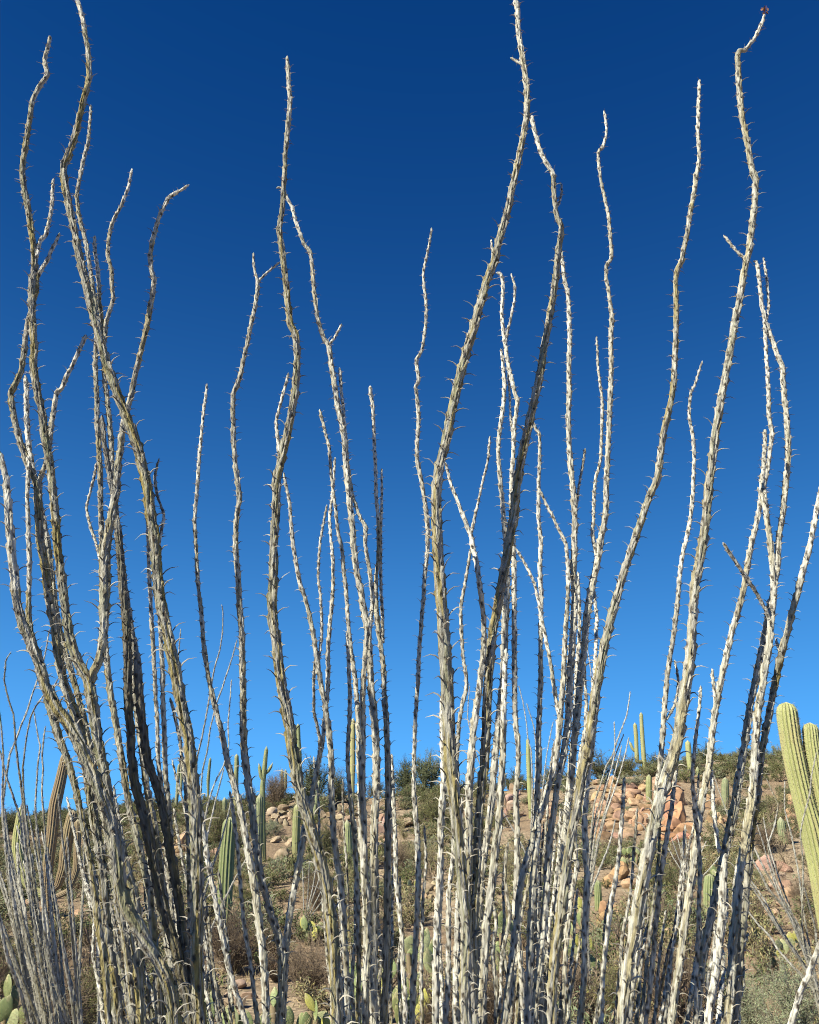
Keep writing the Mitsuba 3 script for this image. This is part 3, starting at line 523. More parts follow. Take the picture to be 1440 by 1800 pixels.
main = thing('ocotillo', 'tall leafless ocotillo filling the foreground with thorny grey canes', 'ocotillo')
built, keys, thorns = {}, {}, {}
NOTE = {'M3': 'dark weathered dead cane with broken top', 'GGm': 'cane with a smooth pale broken side twig', 'T2': 'tallest thick cane reaching past the top of the photo',
        'FF1': 'tall cane with kinked top and dry red flower remains', 'PP': 'short grey broken cane at lower right', 'L8': 'thick cane with a sharp kink leaning across the left side',
        'L0': 'leftmost thick cane leaning in from the frame edge'}
pending = list(CANES)
while pending:
    row = pending.pop(0)
    name, dt, db, old, text, parent = row
    if parent and parent not in built:
        pending.append(row)
        continue
    tr = trace(text)
    if parent:
        pP, pR, ptr, pY = built[parent]
        jn = np.argmin(np.hypot(ptr[:, 0] - tr[-1, 0], ptr[:, 1] - tr[-1, 1]))
        # the nearest point of the parent's axis
        jd = np.interp(tr[-1, 1], ptr[:, 1], pY) if ptr[-1, 1] > ptr[0, 1] else pY[jn]
        top = dt if dt > 1 else jd + dt      # small numbers are offsets from the parent
        P, R, Yd = trace_to_world(tr, top, jd)
    else:
        P, R, Yd = trace_to_world(tr, dt, db)
    built[name] = (P, R, tr, Yd)
    vis = np.linalg.norm(np.diff(P, axis=0), axis=1).sum()
    if not parent and tr[-1, 1] >= 1790:        # below the photograph's lower edge the cane goes on to the crown
        d = unit(P[-1] - P[-3])
        foot = CROWN + np.array([.16 * np.clip(P[-1, 0] - CROWN[0], -1, 1), .22 * (P[-1, 1] - CROWN[1]), -.06])
        Ls = np.linalg.norm(foot - P[-1])
        q = np.linspace(0, 1, 9)[1:, None]
        m0, m1 = d * Ls, unit(np.array([.25 * (foot[0] - P[-1, 0]), .25 * (foot[1] - P[-1, 1]), -1.0])) * Ls
        E = (2 * q**3 - 3 * q**2 + 1) * P[-1] + (q**3 - 2 * q**2 + q) * m0 + (-2 * q**3 + 3 * q**2) * foot + (q**3 - q**2) * m1
        P = np.vstack([P, E])
        R = np.concatenate([R, R[-1] * (1 + .35 * q[:, 0])])
    seed = 11 + sum(map(ord, name)) * 7 % 997
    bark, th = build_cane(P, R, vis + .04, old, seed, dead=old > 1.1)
    if parent:
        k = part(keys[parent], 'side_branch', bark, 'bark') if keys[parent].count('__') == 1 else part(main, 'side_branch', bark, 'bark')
        keys[name] = k
        thorns[keys[parent] if keys[parent] in thorns else k] = thorns.get(keys[parent], []) + [th]
    else:
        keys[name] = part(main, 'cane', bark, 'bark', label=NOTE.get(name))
        thorns[keys[name]] = [th]
for k, ms in thorns.items():
    part(k, 'thorns', join(*ms), 'thorn_mat', False, kind='stuff')
# the woody crown at the ground, under the frame
g = np.random.default_rng(3)
v = np.array(_ICO[3].vertices)
v = v * (1 + .5 * (meshkit.fbm(v * 2.5, 3, 4) - .5))[:, None] * np.array([.24, .24, .20]) + CROWN + [0, 0, .02]
part(main, 'crown', (v, np.array(_ICO[3].faces), lerp(GREY * .6, GREY, meshkit.fbm(v * 20, 3, 2))), 'bark')
# dry flower remains on the tip of the tall right-hand cane
P, R, tr, Yd = built['FF1']
fl = []
for q in range(16):
    o = P[0] + np.array([g.normal(0, .004), g.normal(0, .004), .002 + .026 * q / 16])
    d = unit(np.array([g.normal(-.4, .7), g.normal(0, .7), .9]))
    sd = unit(np.cross(d, g.normal(size=3)))
    l = g.uniform(.010, .020)
    fl.append((np.array([o - sd * .0015, o + sd * .0015, o + d * l * .6 + sd * .003, o + d * l, o + d * l * .6 - sd * .003]), np.array([[0, 1, 2], [0, 2, 4], [4, 2, 3]]), np.tile(np.array((.21, .10, .055)) * g.uniform(.6, 1.2), (5, 1))))
part(keys['FF1'], 'flower_remains', join(*fl), 'leaf_mat', False, label='dry reddish flower remains')

# ------------------------------------------------------------------ rocks
OCHRE_ROCK, PINK_ROCK, PALE_ROCK = (.33, .215, .14), (.31, .21, .155), (.29, .225, .155)


def block(r, seed, tone, flat=.62, sub=1):
    return stone(r, seed, sub, flat, .75, tone)


def boulder(px, py, w, h, label, tone, seed, Y=None):
    """A single rock with its foot at (px, py), w and h its size in the photograph."""
    p = on_ground(px, py) if Y is None else at(px, py, Y)
    if Y is not None:
        p[2] = height(p[0], p[1])
    k = thing('boulder', label, 'boulder')
    rw = metres(w * .5, p)
    scene[k] = plyc(moved(stone(rw * 1.05, seed, 3, min(1.6, h / w * 1.3), .8, tone), p + np.array([0, 0, metres(h * .30, p)]), seed * 1.7), 'rock_mat', 35)
    return k


def outcrop(cells, label, tone, seed, jitter=.25, name='rock_outcrop'):
    """A ledge of broken rock; cells are (px, py, w, h) of its blocks in the photograph."""
    k = thing(name, label, 'rocks')
    g = np.random.default_rng(seed)
    for n, (px, py, w, h) in enumerate(cells):
        p = on_ground(px, py + h * .5)
        rw = metres(w * (.74 if px > 1000 else .60), p)
        t = np.array(tone) * g.uniform(.78, 1.18) * np.array([1, g.uniform(.92, 1.08), g.uniform(.9, 1.1)])
        m = stone(rw, seed * 100 + n, 2, h / w * g.uniform(1.1, 1.6), .72, t)
        part(k, 'block', moved(m, p + np.array([0, rw * .25, metres(h * .36, p)]), g.uniform(-.5, .5)), 'rock_mat', 30)


def ledge(x0, x1, y0, y1, w, h, seed, skip=.12):
    """Rows of blocks filling a rectangle of the photograph."""
    g = np.random.default_rng(seed)
    out = []
    y = y0
    while y <= y1:
        x = x0 + g.uniform(-.3, .3) * w
        while x <= x1:
            ww = w * g.uniform(.6, 1.7)
            hh = h * g.uniform(.7, 1.35)
            if g.random() > skip:
                out.append((x + ww / 2, y + g.uniform(-.25, .25) * h, ww, hh))
            x += ww * .92
        y += h * .86
    return out


outcrop(ledge(1045, 1150, 1376, 1472, 16, 10, 1, .16), 'broken orange rock face on the slope at right, behind the two thickest right-hand canes', OCHRE_ROCK, 21)
outcrop([(1186, 1384, 30, 18), (1192, 1404, 34, 26), (1182, 1424, 26, 34), (1196, 1432, 20, 30), (1180, 1452, 32, 18), (1206, 1462, 26, 16), (1222, 1456, 22, 14), (1176, 1470, 24, 14), (1200, 1476, 28, 13), (1228, 1474, 24, 12)],
        'tall orange rock knob with a dark hollow on its right side', (.33, .19, .115), 22)
outcrop(ledge(1240, 1276, 1408, 1446, 18, 12, 3, .2), 'small orange rock ledge right of the tall rock knob', OCHRE_ROCK, 23)
outcrop(ledge(1385, 1420, 1395, 1470, 16, 11, 4, .3), 'orange rocks beside the big leaning saguaro', OCHRE_ROCK, 24)
outcrop(ledge(576, 618, 1392, 1446, 15, 9, 5, .12), 'pale tan stepped rock ledge left of the middle canes', PALE_ROCK, 25)
outcrop(ledge(664, 684, 1436, 1490, 12, 14, 6, .15), 'narrow reddish rock wall in the middle of the slope', PINK_ROCK, 26)
outcrop(ledge(884, 908, 1372, 1428, 14, 13, 7, .15), 'pink rocks between the central canes near the hilltop', PINK_ROCK, 27)
outcrop(ledge(948, 976, 1415, 1470, 14, 11, 8, .15), 'pinkish rocks beside a thin saguaro in the centre right', (.33, .22, .15), 28)
outcrop(ledge(472, 506, 1422, 1446, 13, 9, 9, .12), 'small pale stepped ledge below the armed saguaro', PALE_ROCK, 29)
outcrop([(1092, 1536, 26, 22), (1076, 1552, 20, 16), (1108, 1556, 24, 16), (1088, 1608, 34, 24), (1070, 1622, 26, 18), (1108, 1628, 30, 20), (1086, 1646, 30, 18), (1062, 1600, 18, 14), (1124, 1600, 22, 15)],
        'group of orange boulders low on the slope at right of centre', (.34, .22, .13), 30)
outcrop([(1352, 1520, 34, 20), (1376, 1524, 26, 16), (1372, 1542, 22, 13), (1386, 1556, 20, 12), (1366, 1558, 18, 12), (1394, 1572, 22, 12), (1362, 1606, 22, 13), (1378, 1588, 18, 11)],
        'pinkish flat rocks below the leaning saguaro', PINK_ROCK, 31)
outcrop(ledge(740, 766, 1545, 1592, 15, 10, 11, .2), 'tan rocks seen left of the thickest central cane', PALE_ROCK, 32)
outcrop([(40, 1592, 24, 20), (60, 1606, 26, 24), (28, 1612, 18, 14), (76, 1600, 18, 14)], 'orange boulders behind the thin canes at far left', OCHRE_ROCK, 33)
outcrop([(300, 1455, 18, 10), (322, 1474, 30, 18), (340, 1490, 24, 14), (312, 1494, 20, 12)], 'orange rocks between two thick left-hand canes', OCHRE_ROCK, 34)
outcrop([(372, 1720, 26, 12), (392, 1726, 24, 12), (420, 1732, 26, 12), (438, 1750, 28, 13), (404, 1748, 22, 10)], 'flat tan stones above the near prickly pear', PALE_ROCK, 35)
for a in [(372, 1408, 52, 26, 'broad orange boulder on the skyline at left', OCHRE_ROCK, 41), (381, 1512, 34, 22, 'pinkish boulder left of the thick green saguaro', PINK_ROCK, 42),
          (498, 1516, 34, 24, 'rounded pale boulder in the middle of the slope', PALE_ROCK, 43), (510, 1488, 20, 16, 'small pale boulder above the rounded pale boulder', PALE_ROCK, 44),
          (484, 1482, 22, 12, 'small flat boulder left of centre, among grey bushes', PALE_ROCK, 45), (133, 1632, 30, 30, 'orange boulder behind the leaning left-hand canes', OCHRE_ROCK, 46),
          (566, 1438, 20, 16, 'tan boulder at the left end of the stepped ledge', PALE_ROCK, 47), (940, 1520, 22, 14, 'tan boulder low between the central canes', PALE_ROCK, 48),
          (716, 1452, 24, 16, 'tan boulder below the skyline tree in the centre', PALE_ROCK, 49), (1313, 1676, 34, 14, 'flat orange rock above the grey-green bush at right', OCHRE_ROCK, 50),
          (1150, 1700, 36, 20, 'orange boulder low at right between two canes', OCHRE_ROCK, 51), (1210, 1640, 30, 16, 'pinkish boulder between the right-hand canes', PINK_ROCK, 52)]:
    boulder(*a)


# ------------------------------------------------------------------ saguaros
def saguaro_stem(P, R, ribs, per, step, base, seed, brown=0.0):
    g = np.random.default_rng(seed)
    u, Q, ex = resample(P, step, np.asarray(R)[:, None])
    r = ex[:, 0]
    L = u[-1]
    dome = np.clip((L - u) / (r[-1] * 1.15), 0, 1)
    r = r * np.sqrt(np.clip(1 - (1 - dome) ** 2, .0, 1)) + r * .03
    sides = ribs * per
    rib = .5 + .5 * np.cos(np.arange(sides) * 2 * np.pi / per)
    pinch = (meshkit.fbm(np.stack([u * 1.6 + seed, u * 0, u * 0], -1), 2, seed) - .5) * .10
    prof = (1 + pinch)[:, None] * (1 - .17 * (1 - rib)[None] ** 1.2)
    V, _, th = skin(Q, r[:, None] * prof, sides)
    n = len(u)
    base = np.asarray(base, float)
    mott = meshkit.fbm(np.stack([np.broadcast_to(np.cos(th)[None] * 2, (n, sides)), np.broadcast_to(np.sin(th)[None] * 2, (n, sides)), np.broadcast_to((u * 2.2)[:, None], (n, sides)) + seed], -1), 3, seed)
    col = base[None, None] * (.8 + .45 * mott)[..., None]
    spine = np.array((.36, .345, .20))
    beads = ((np.arange(n) % 2 == 0)[:, None] * .55 + .30) * (rib > .93)[None]
    col = lerp(col, spine, beads)
    scar = np.array((.20, .142, .085))
    col = lerp(col, scar * (.8 + .5 * mott)[..., None], np.clip(sstep(.60 - .55 * brown, .72 - .45 * brown, mott) * (.25 + brown), 0, .9))
    # woody brown skin at the foot of old plants
    col = lerp(col, scar, (sstep(.35, .0, u / max(L, .1)) * .45)[:, None] * sstep(.35, .6, mott))
    col = lerp(col, np.array((.45, .43, .32)), np.clip((.035 - (L - u)) / .035, 0, .7)[:, None] * np.ones((1, sides)))
    return close_tube(V, col), (u, Q, r, th, rib)


def saguaro_at(label, Y, stems, base=(.27, .31, .115), ribs=13, brown=0.0, foot=None, seed=1, fine=.06, spines=False):
    """stems: (part name, trace of x y w from foot to tip). The first stem is the trunk and is carried down to the ground."""
    k = thing('saguaro', label, 'cactus')
    for q, (name, text, *own) in enumerate(stems):
        tr = trace(text)
        tone_q, brown_q = own if own else (base, brown)
        P = np.array([at(x, y, Y + (.0 if q == 0 else .04 * (-1) ** q)) for x, y, w in tr])
        R = np.array([metres(w * .5, p) for (x, y, w), p in zip(tr, P)])
        if q == 0:
            z = float(height(P[0, 0], P[0, 1])) - .08
            if P[0, 2] > z:
                P = np.vstack([[P[0, 0], P[0, 1], z], P])
                R = np.concatenate([[R[0] * .92], R])
            else:
                P[0, 2] = z
        near = Y < 25
        m, info = saguaro_stem(P, R, ribs, 6 if near else 3, fine if near else .16, tone_q, seed + q, brown_q)
        kk = part(k, name, m, 'succulent')
        if spines:
            u, Q, r, th, rib = info
            g = np.random.default_rng(seed)
            t, a, b = frames(Q, np.array([.05, 1, .1]))
            rows = []
            for jj in np.nonzero(rib > .97)[0]:
                if np.cos(th[jj]) > .35:
                    continue
                o = np.cos(th[jj]) * a + np.sin(th[jj]) * b
                for i in range(1, len(Q) - 1):
                    for w in range(3):
                        d = unit(o[i] + g.normal(0, .55, 3))
                        c = Q[i] + o[i] * r[i] * .98 + t[i] * g.uniform(-.03, .03)
                        sd = unit(np.cross(d, g.normal(size=3))) * .0022
                        rows.append((c - sd, c + sd, c + d * g.uniform(.025, .05)))
            v = np.array(rows).reshape(-1, 3)
            part(kk, 'spines', (v, np.arange(len(v)).reshape(-1, 3), np.tile((.30, .24, .15), (len(v), 1))), 'leaf_mat', False, kind='stuff')
    return k


GREEN, DULL, YELL, OLV = (.165, .20, .085), (.145, .175, .09), (.285, .30, .125), (.195, .215, .088)
saguaro_at('big yellow-green saguaro leaning in at the right edge', 12.5, [
    ('trunk', '1476 1690 42,1464 1640 41,1452 1580 40,1441 1520 39,1428 1460 38,1413 1405 37,1401 1355 37,1391 1305 36,1385 1265 35,1382 1234 33'),
    ('arm', '1466 1560 24,1458 1500 27,1450 1440 28,1441 1390 29,1433 1345 28,1427 1305 27,1424 1270 25')], YELL, 17, .05, seed=3, fine=.045, spines=True)
saguaro_at('old brown-scarred saguaro with drooping arms at far left, behind the thin canes', 19, [
    ('trunk', '84 1600 17,82 1560 16,86 1510 18,91 1470 19,97 1415 20,106 1375 19,113 1342 18,117 1322 15'),
    ('arm', '80 1575 12,62 1568 15,48 1550 17,36 1522 19,31 1492 19,33 1462 18,37 1438 16,40 1416 14', (.33, .34, .14), .05),
    ('arm', '88 1565 12,102 1556 14,112 1525 17,115 1500 19,121 1460 19,126 1436 17,129 1424 15'),
    ('arm', '90 1580 9,120 1566 10,134 1530 12,136 1480 12,137 1440 11')], (.26, .205, .115), 14, .45, seed=5)
saguaro_at('thick green saguaro with deep ribs left of the forked dark cane', 17, [
    ('trunk', '392 1640 24,395 1590 25,397 1540 26,400 1490 25,403 1455 24,405 1436 21')], GREEN, 13, .05, seed=7)
saguaro_at('saguaro with two short raised arms standing out against the sky, left of centre', 33, [
    ('trunk', '462 1535 12,462 1500 12,461 1450 12,461 1410 11,462 1380 9,465 1350 8,467 1330 7,469 1311 6'),
    ('arm', '463 1372 5,459 1366 6,457 1354 6,455 1341 5'),
    ('arm', '465 1361 5,472 1355 6,477 1347 5,480 1340 5')], GREEN, 11, .05, seed=8)
saguaro_at('blunt green saguaro just left of the one with two raised arms', 31, [('trunk', '455 1500 13,455 1460 14,456 1420 14,457 1395 12')], DULL, 11, 0, seed=9)
saguaro_at('thin saguaro on the skyline directly behind the thick curved cane', 60, [('trunk', '527 1395 7,527 1330 7,525 1300 7,524 1272 6')], GREEN, 9, 0, seed=10)
saguaro_at('pair of short saguaro stems among bare twigs on the skyline, left of centre', 60, [('trunk', '496 1400 6,496 1375 6,496 1351 5'), ('arm', '498 1392 4,502 1385 5,502 1368 5,502 1352 4')], DULL, 9, 0, seed=11)
saguaro_at('tall yellowish saguaro with a brown foot, between two canes in the left middle', 48, [('trunk', '619 1422 7,619 1390 9,620 1340 9,620 1300 9,621 1262 7')], (.30, .29, .12), 10, .12, seed=12)
saguaro_at('green saguaro in the lower left middle, partly hidden by the thick curved cane', 33, [('trunk', '520 1512 12,520 1480 14,521 1445 14,523 1412 11')], OLV, 12, 0, seed=13)
saguaro_at('smooth pale green saguaro standing alone low between middle canes', 27, [('trunk', '613 1572 14,613 1540 15,612 1490 15,611 1460 14,610 1440 12')], (.22, .26, .12), 13, 0, seed=14)
saguaro_at('slim saguaro leaning right on the hill, left of the stepped ledge', 50, [('trunk', '552 1438 8,556 1410 8,559 1390 8,561 1372 7')], DULL, 9, 0, seed=15)
saguaro_at('thin light green saguaro with a dark hole, in the centre right', 46, [('trunk', '934 1455 7,933 1420 8,931 1385 9,929 1340 8,928 1296 6')], (.27, .30, .12), 10, .05, seed=16)
saguaro_at('two-stemmed saguaro with a stub arm on the ridge, right of centre', 61, [('trunk', '1133 1348 8,1131 1320 8,1129 1290 7,1127 1252 6'), ('arm', '1128 1340 6,1120 1338 8,1119 1315 7,1118 1290 7,1116 1270 6'), ('arm', '1119 1322 5,1113 1318 5,1109 1309 5,1107 1303 4')], (.27, .28, .12), 10, .10, seed=17)
saguaro_at('short yellowish saguaro top on the ridge behind a thin right-hand cane', 52, [('trunk', '1214 1352 9,1212 1335 10,1210 1315 10,1209 1301 8')], YELL, 10, 0, seed=18)
saguaro_at('short blunt saguaro in front of the orange rock face', 46, [('trunk', '1141 1412 9,1141 1395 11,1141 1375 11,1141 1361 9')], OLV, 10, .1, seed=19)
saguaro_at('round-topped green saguaro between right-hand canes below the ridge', 43, [('trunk', '1275 1432 10,1275 1410 12,1275 1385 12,1275 1366 10')], DULL, 10, 0, seed=20)
saguaro_at('slim green saguaro just right of the tall orange rock knob', 54, [('trunk', '1226 1400 7,1227 1375 8,1226 1347 7')], GREEN, 9, 0, seed=21)
saguaro_at('dark green saguaro with pale top, left of the big leaning one', 31, [('trunk', '1390 1548 13,1386 1520 14,1380 1485 15,1375 1460 15,1372 1436 12')], DULL, 12, 0, seed=22)
saguaro_at('slender leaning saguaro on the upper slope at right', 58, [('trunk', '1366 1412 6,1361 1390 7,1356 1368 7,1352 1341 6')], OLV, 9, .1, seed=23)
saguaro_at('small green saguaro low behind the thick right-hand cane', 38, [('trunk', '1124 1496 9,1124 1475 10,1124 1453 8')], DULL, 9, 0, seed=24)
saguaro_at('small green saguaro between the close pair of right-hand canes', 35, [('trunk', '1293 1508 11,1292 1485 12,1292 1460 9')], OLV, 10, 0, seed=25)
saguaro_at('squat green saguaro low between the dark crossing canes at right', 17.5, [('trunk', '1246 1645 18,1247 1600 20,1247 1565 20,1248 1536 17')], GREEN, 13, 0, seed=26)
saguaro_at('small yellow-green saguaro in the brown brush at lower right', 17.5, [('trunk', '1307 1668 12,1306 1640 13,1305 1612 13,1304 1588 10')], OLV, 11, .1, seed=27)
saguaro_at('small barrel-shaped saguaro right of the central thicket of canes', 19, [('trunk', '1052 1612 11,1052 1585 13,1051 1562 13,1051 1546 10')], GREEN, 11, 0, seed=28)
saguaro_at('thin leaning saguaro on the left skyline above the broad boulder', 62, [('trunk', '366 1396 4,366 1370 6,368 1350 5,370 1331 4')], DULL, 9, 0, seed=29)
saguaro_at('two thin dark saguaro stems on the left skyline beside the thickest left cane', 60, [('trunk', '311 1402 6,313 1370 6,315 1342 5'), ('arm', '312 1396 4,318 1390 5,319 1370 5,319 1350 5')], (.17, .19, .11), 9, 0, seed=30)
saguaro_at('slim saguaro against the sky between two left-hand canes', 58, [('trunk', '415 1402 8,415 1370 8,416 1345 8,416 1325 7')], OLV, 9, 0, seed=31)
saguaro_at('small dull saguaro below the skyline boulder at left', 44, [('trunk', '395 1446 8,395 1420 9,395 1401 8')], DULL, 9, 0, seed=32)


# ------------------------------------------------------------------ prickly pears
PAD_V = []
for q in range(4):
    s = trimesh.creation.icosphere(subdivisions=3)
    v = np.array(s.vertices)
    z = (v[:, 2] + 1) / 2
    wid = .30 + .21 * np.sin(np.pi * z ** .8) ** .8 - .12 * (1 - z) ** 3
    v = np.stack([v[:, 0] * wid * 1.28, v[:, 1] * (.040 + .018 * np.sin(np.pi * z)), z], 1)
    v = v * (1 + .05 * (meshkit.fbm(v * 3 + q * 5, 2, q) - .5))[:, None]
    PAD_V.append((v, np.array(s.faces)))


def pad_mesh(q, tone, seed):
    g = np.random.default_rng(seed)
    v, f = PAD_V[q]
    m = meshkit.fbm(v * 4 + seed, 3, seed)
    c = np.asarray(tone)[None] * (.78 + .5 * m)[:, None]
    c = lerp(c, np.array((.40, .36, .20)), sstep(.60, .70, meshkit.fbm(v * 2.2 + seed, 2, seed + 1)) * .6)
    rows, cols = [v], [c]
    fs, o = [f], len(v)
    for side in (-1, 1):                                # rows of short spines
        for zz in np.arange(.12, .98, .13):
            for xx in np.arange(-.36, .37, .15):
                x = xx + (.075 if int(zz / .13) % 2 else 0)
                i = np.argmin((v[:, 0] - x) ** 2 + (v[:, 2] - zz) ** 2 + (v[:, 1] * side < 0) * 9)
                if abs(v[i, 0] - x) > .05:
                    continue
                p = v[i]
                for w in range(2):
                    d = unit(np.array([g.normal(0, .5), side * 1.0, g.normal(-.1, .5)]))
                    sd = unit(np.cross(d, g.normal(size=3))) * .007
                    rows.append(np.array([p - sd, p + sd, p + d * g.uniform(.06, .13)]))
                    cols.append(np.tile((.62, .56, .40), (3, 1)))
                    fs.append([[o, o + 1, o + 2]])
                    o += 3
    return np.vstack(rows), np.vstack(fs), np.vstack(cols)


PADS = {}


def shared(name, shape):
    """A shape that many plants have a copy of: its instance dict."""
    scene[name] = {'type': 'shapegroup', 'shape': shape}
    return {'type': 'instance', 'group': {'type': 'ref', 'id': name}}


for tn, tone in (('green', (.19, .235, .10)), ('pale', (.26, .285, .15)), ('yellow', (.35, .34, .09)), ('olive', (.16, .18, .075))):
    for q in range(3):
        PADS[tn, q] = shared(f'pad_shape_{tn}_{q}', plyc(pad_mesh(q, tone, 60 + q), 'succulent', True))


def pad_transform(p, size, width, rz, lean, roll):
    return T().translate(p.tolist()).rotate([0, 0, 1], math.degrees(rz)).rotate([1, 0, 0], math.degrees(lean)).rotate([0, 1, 0], math.degrees(roll)).scale([size * width, size, size])


def prickly_pear(label, pads, seed, mix_=('green',)):
    """pads: (px, py of the pad's middle, width, height in the photograph)."""
    k = thing('prickly_pear', label, 'cactus')
    g = np.random.default_rng(seed)
    px, py = np.mean([q[0] for q in pads]), max(q[1] + q[3] * .5 for q in pads)
    p0 = on_ground(px, py + 4)
    for n, (x, y, w, h) in enumerate(pads):
        Y = p0[1] + g.uniform(-.12, .12)
        c = at(x, y, Y)
        size = metres(h, c)
        tn = mix_[n % len(mix_)]
        roll = g.normal(0, .22)
        turn = g.normal(0, .45)
        base = c - np.array([math.sin(roll) * size * .5, 0, size * .5 * math.cos(roll)])
        part(k, 'pad', PADS[tn, n % 3], None, to_world=pad_transform(base, size, np.clip(w / h, .4, 1.1) / 1.22, turn, g.normal(0, .15), roll))
    # the old corky stems that carry them
    stems = []
    for n, (x, y, w, h) in enumerate(pads):
        c = at(x, y + h * .45, p0[1])
        gz = float(height(p0[0] + (c[0] - p0[0]) * .6, p0[1]))
        if c[2] > gz + .05:
            P = np.array([[p0[0] + (c[0] - p0[0]) * .6, p0[1], gz - .03], [p0[0] + (c[0] - p0[0]) * .85, p0[1], (gz + c[2]) / 2], c])
            V, _, _ = skin(P, np.array([.035, .03, .03]), 6)
            stems.append(close_tube(V, np.tile((.20, .16, .10), (*V.shape[:2], 1))))
    if stems:
        part(k, 'stem', join(*stems), 'twig_mat')


def clump(x0, x1, y0, y1, n, w, h, seed):
    g = np.random.default_rng(seed)
    return [(g.uniform(x0, x1), g.uniform(y0, y1), w * g.uniform(.75, 1.2), h * g.uniform(.8, 1.2)) for _ in range(n)]


prickly_pear('large-padded prickly pear at the lower edge beside the thick left cane', [(371, 1768, 30, 54), (405, 1790, 34, 46), (430, 1798, 30, 40), (350, 1806, 30, 44), (392, 1812, 34, 44)], 1, ('green', 'pale'))
prickly_pear('prickly pear at the lower edge behind the forked dark cane', [(480, 1752, 14, 32), (487, 1778, 22, 40), (508, 1790, 20, 38), (468, 1796, 24, 40), (532, 1800, 22, 34)], 2, ('green',))
prickly_pear('yellowish prickly pear with narrow pads left of the thick curved cane', [(545, 1762, 13, 34), (554, 1778, 12, 34), (562, 1794, 22, 36), (574, 1800, 24, 36), (538, 1796, 18, 30)], 3, ('yellow', 'green', 'pale'))
prickly_pear('clump of small bright prickly pear pads in the middle left', clump(515, 570, 1618, 1650, 13, 14, 22, 4), 4, ('pale', 'yellow', 'green'))
prickly_pear('prickly pear with upright pads behind the middle pair of canes', [(622, 1705, 14, 40), (630, 1728, 18, 42), (624, 1752, 18, 44), (634, 1784, 20, 44), (614, 1790, 20, 36)], 5, ('green',))
prickly_pear('prickly pear left of the thickest central cane', clump(715, 765, 1640, 1740, 14, 18, 34, 6), 6, ('pale', 'green'))
prickly_pear('shaded prickly pear at the lower edge in the middle', clump(690, 735, 1745, 1790, 6, 24, 42, 7), 7, ('green', 'olive'))
prickly_pear('prickly pear in the lower left corner', [(10, 1735, 24, 40), (26, 1758, 26, 44), (6, 1775, 28, 44), (44, 1782, 24, 40), (22, 1795, 28, 40), (48, 1752, 18, 30)], 8, ('olive', 'pale', 'green'))
prickly_pear('tall prickly pear behind the central thicket, seen right of it', clump(1003, 1026, 1585, 1690, 9, 17, 32, 9), 9, ('green', 'yellow', 'pale'))
prickly_pear('dusty prickly pear between the two central groups of canes', clump(862, 898, 1610, 1700, 9, 18, 34, 10), 10, ('pale', 'green'))
prickly_pear('small pale prickly pear among the fanned thin canes at right', clump(1366, 1402, 1640, 1680, 7, 18, 22, 11), 11, ('pale', 'yellow'))
prickly_pear('far yellow-green prickly pear low left of the thick right cane', clump(1094, 1128, 1490, 1515, 9, 9, 13, 12), 12, ('pale', 'green'))
prickly_pear('far prickly pear on the slope left of the thin middle cane', clump(706, 732, 1550, 1582, 8, 9, 14, 13), 13, ('pale', 'yellow'))
prickly_pear('pale prickly pear at the foot of the leaning left canes', [(230, 1792, 24, 34), (262, 1798, 26, 34), (242, 1810, 24, 30), (288, 1804, 24, 34)], 14, ('pale', 'yellow'))
prickly_pear('half-hidden prickly pear between the forked canes at left', clump(446, 466, 1650, 1682, 5, 14, 22, 15), 15, ('green',))
prickly_pear('small prickly pear at right of the squat saguaro', clump(1246, 1262, 1532, 1560, 5, 13, 18, 16), 16, ('pale', 'green'))

prickly_pear('bright prickly pear low between the dark shaded canes right of the middle', clump(664, 690, 1690, 1780, 9, 22, 38, 17), 17, ('green', 'yellow', 'pale'))
prickly_pear('green prickly pear at the lower edge left of the thickest central cane', clump(738, 764, 1745, 1800, 8, 24, 42, 18), 18, ('green', 'pale', 'yellow'))
prickly_pear('prickly pear showing between the two streaked canes right of centre', clump(1030, 1056, 1650, 1760, 8, 20, 34, 19), 19, ('pale', 'green', 'yellow'))
prickly_pear('low olive prickly pear behind the short grey broken cane at lower right', clump(1330, 1362, 1690, 1720, 7, 18, 26, 20), 20, ('olive', 'pale'))


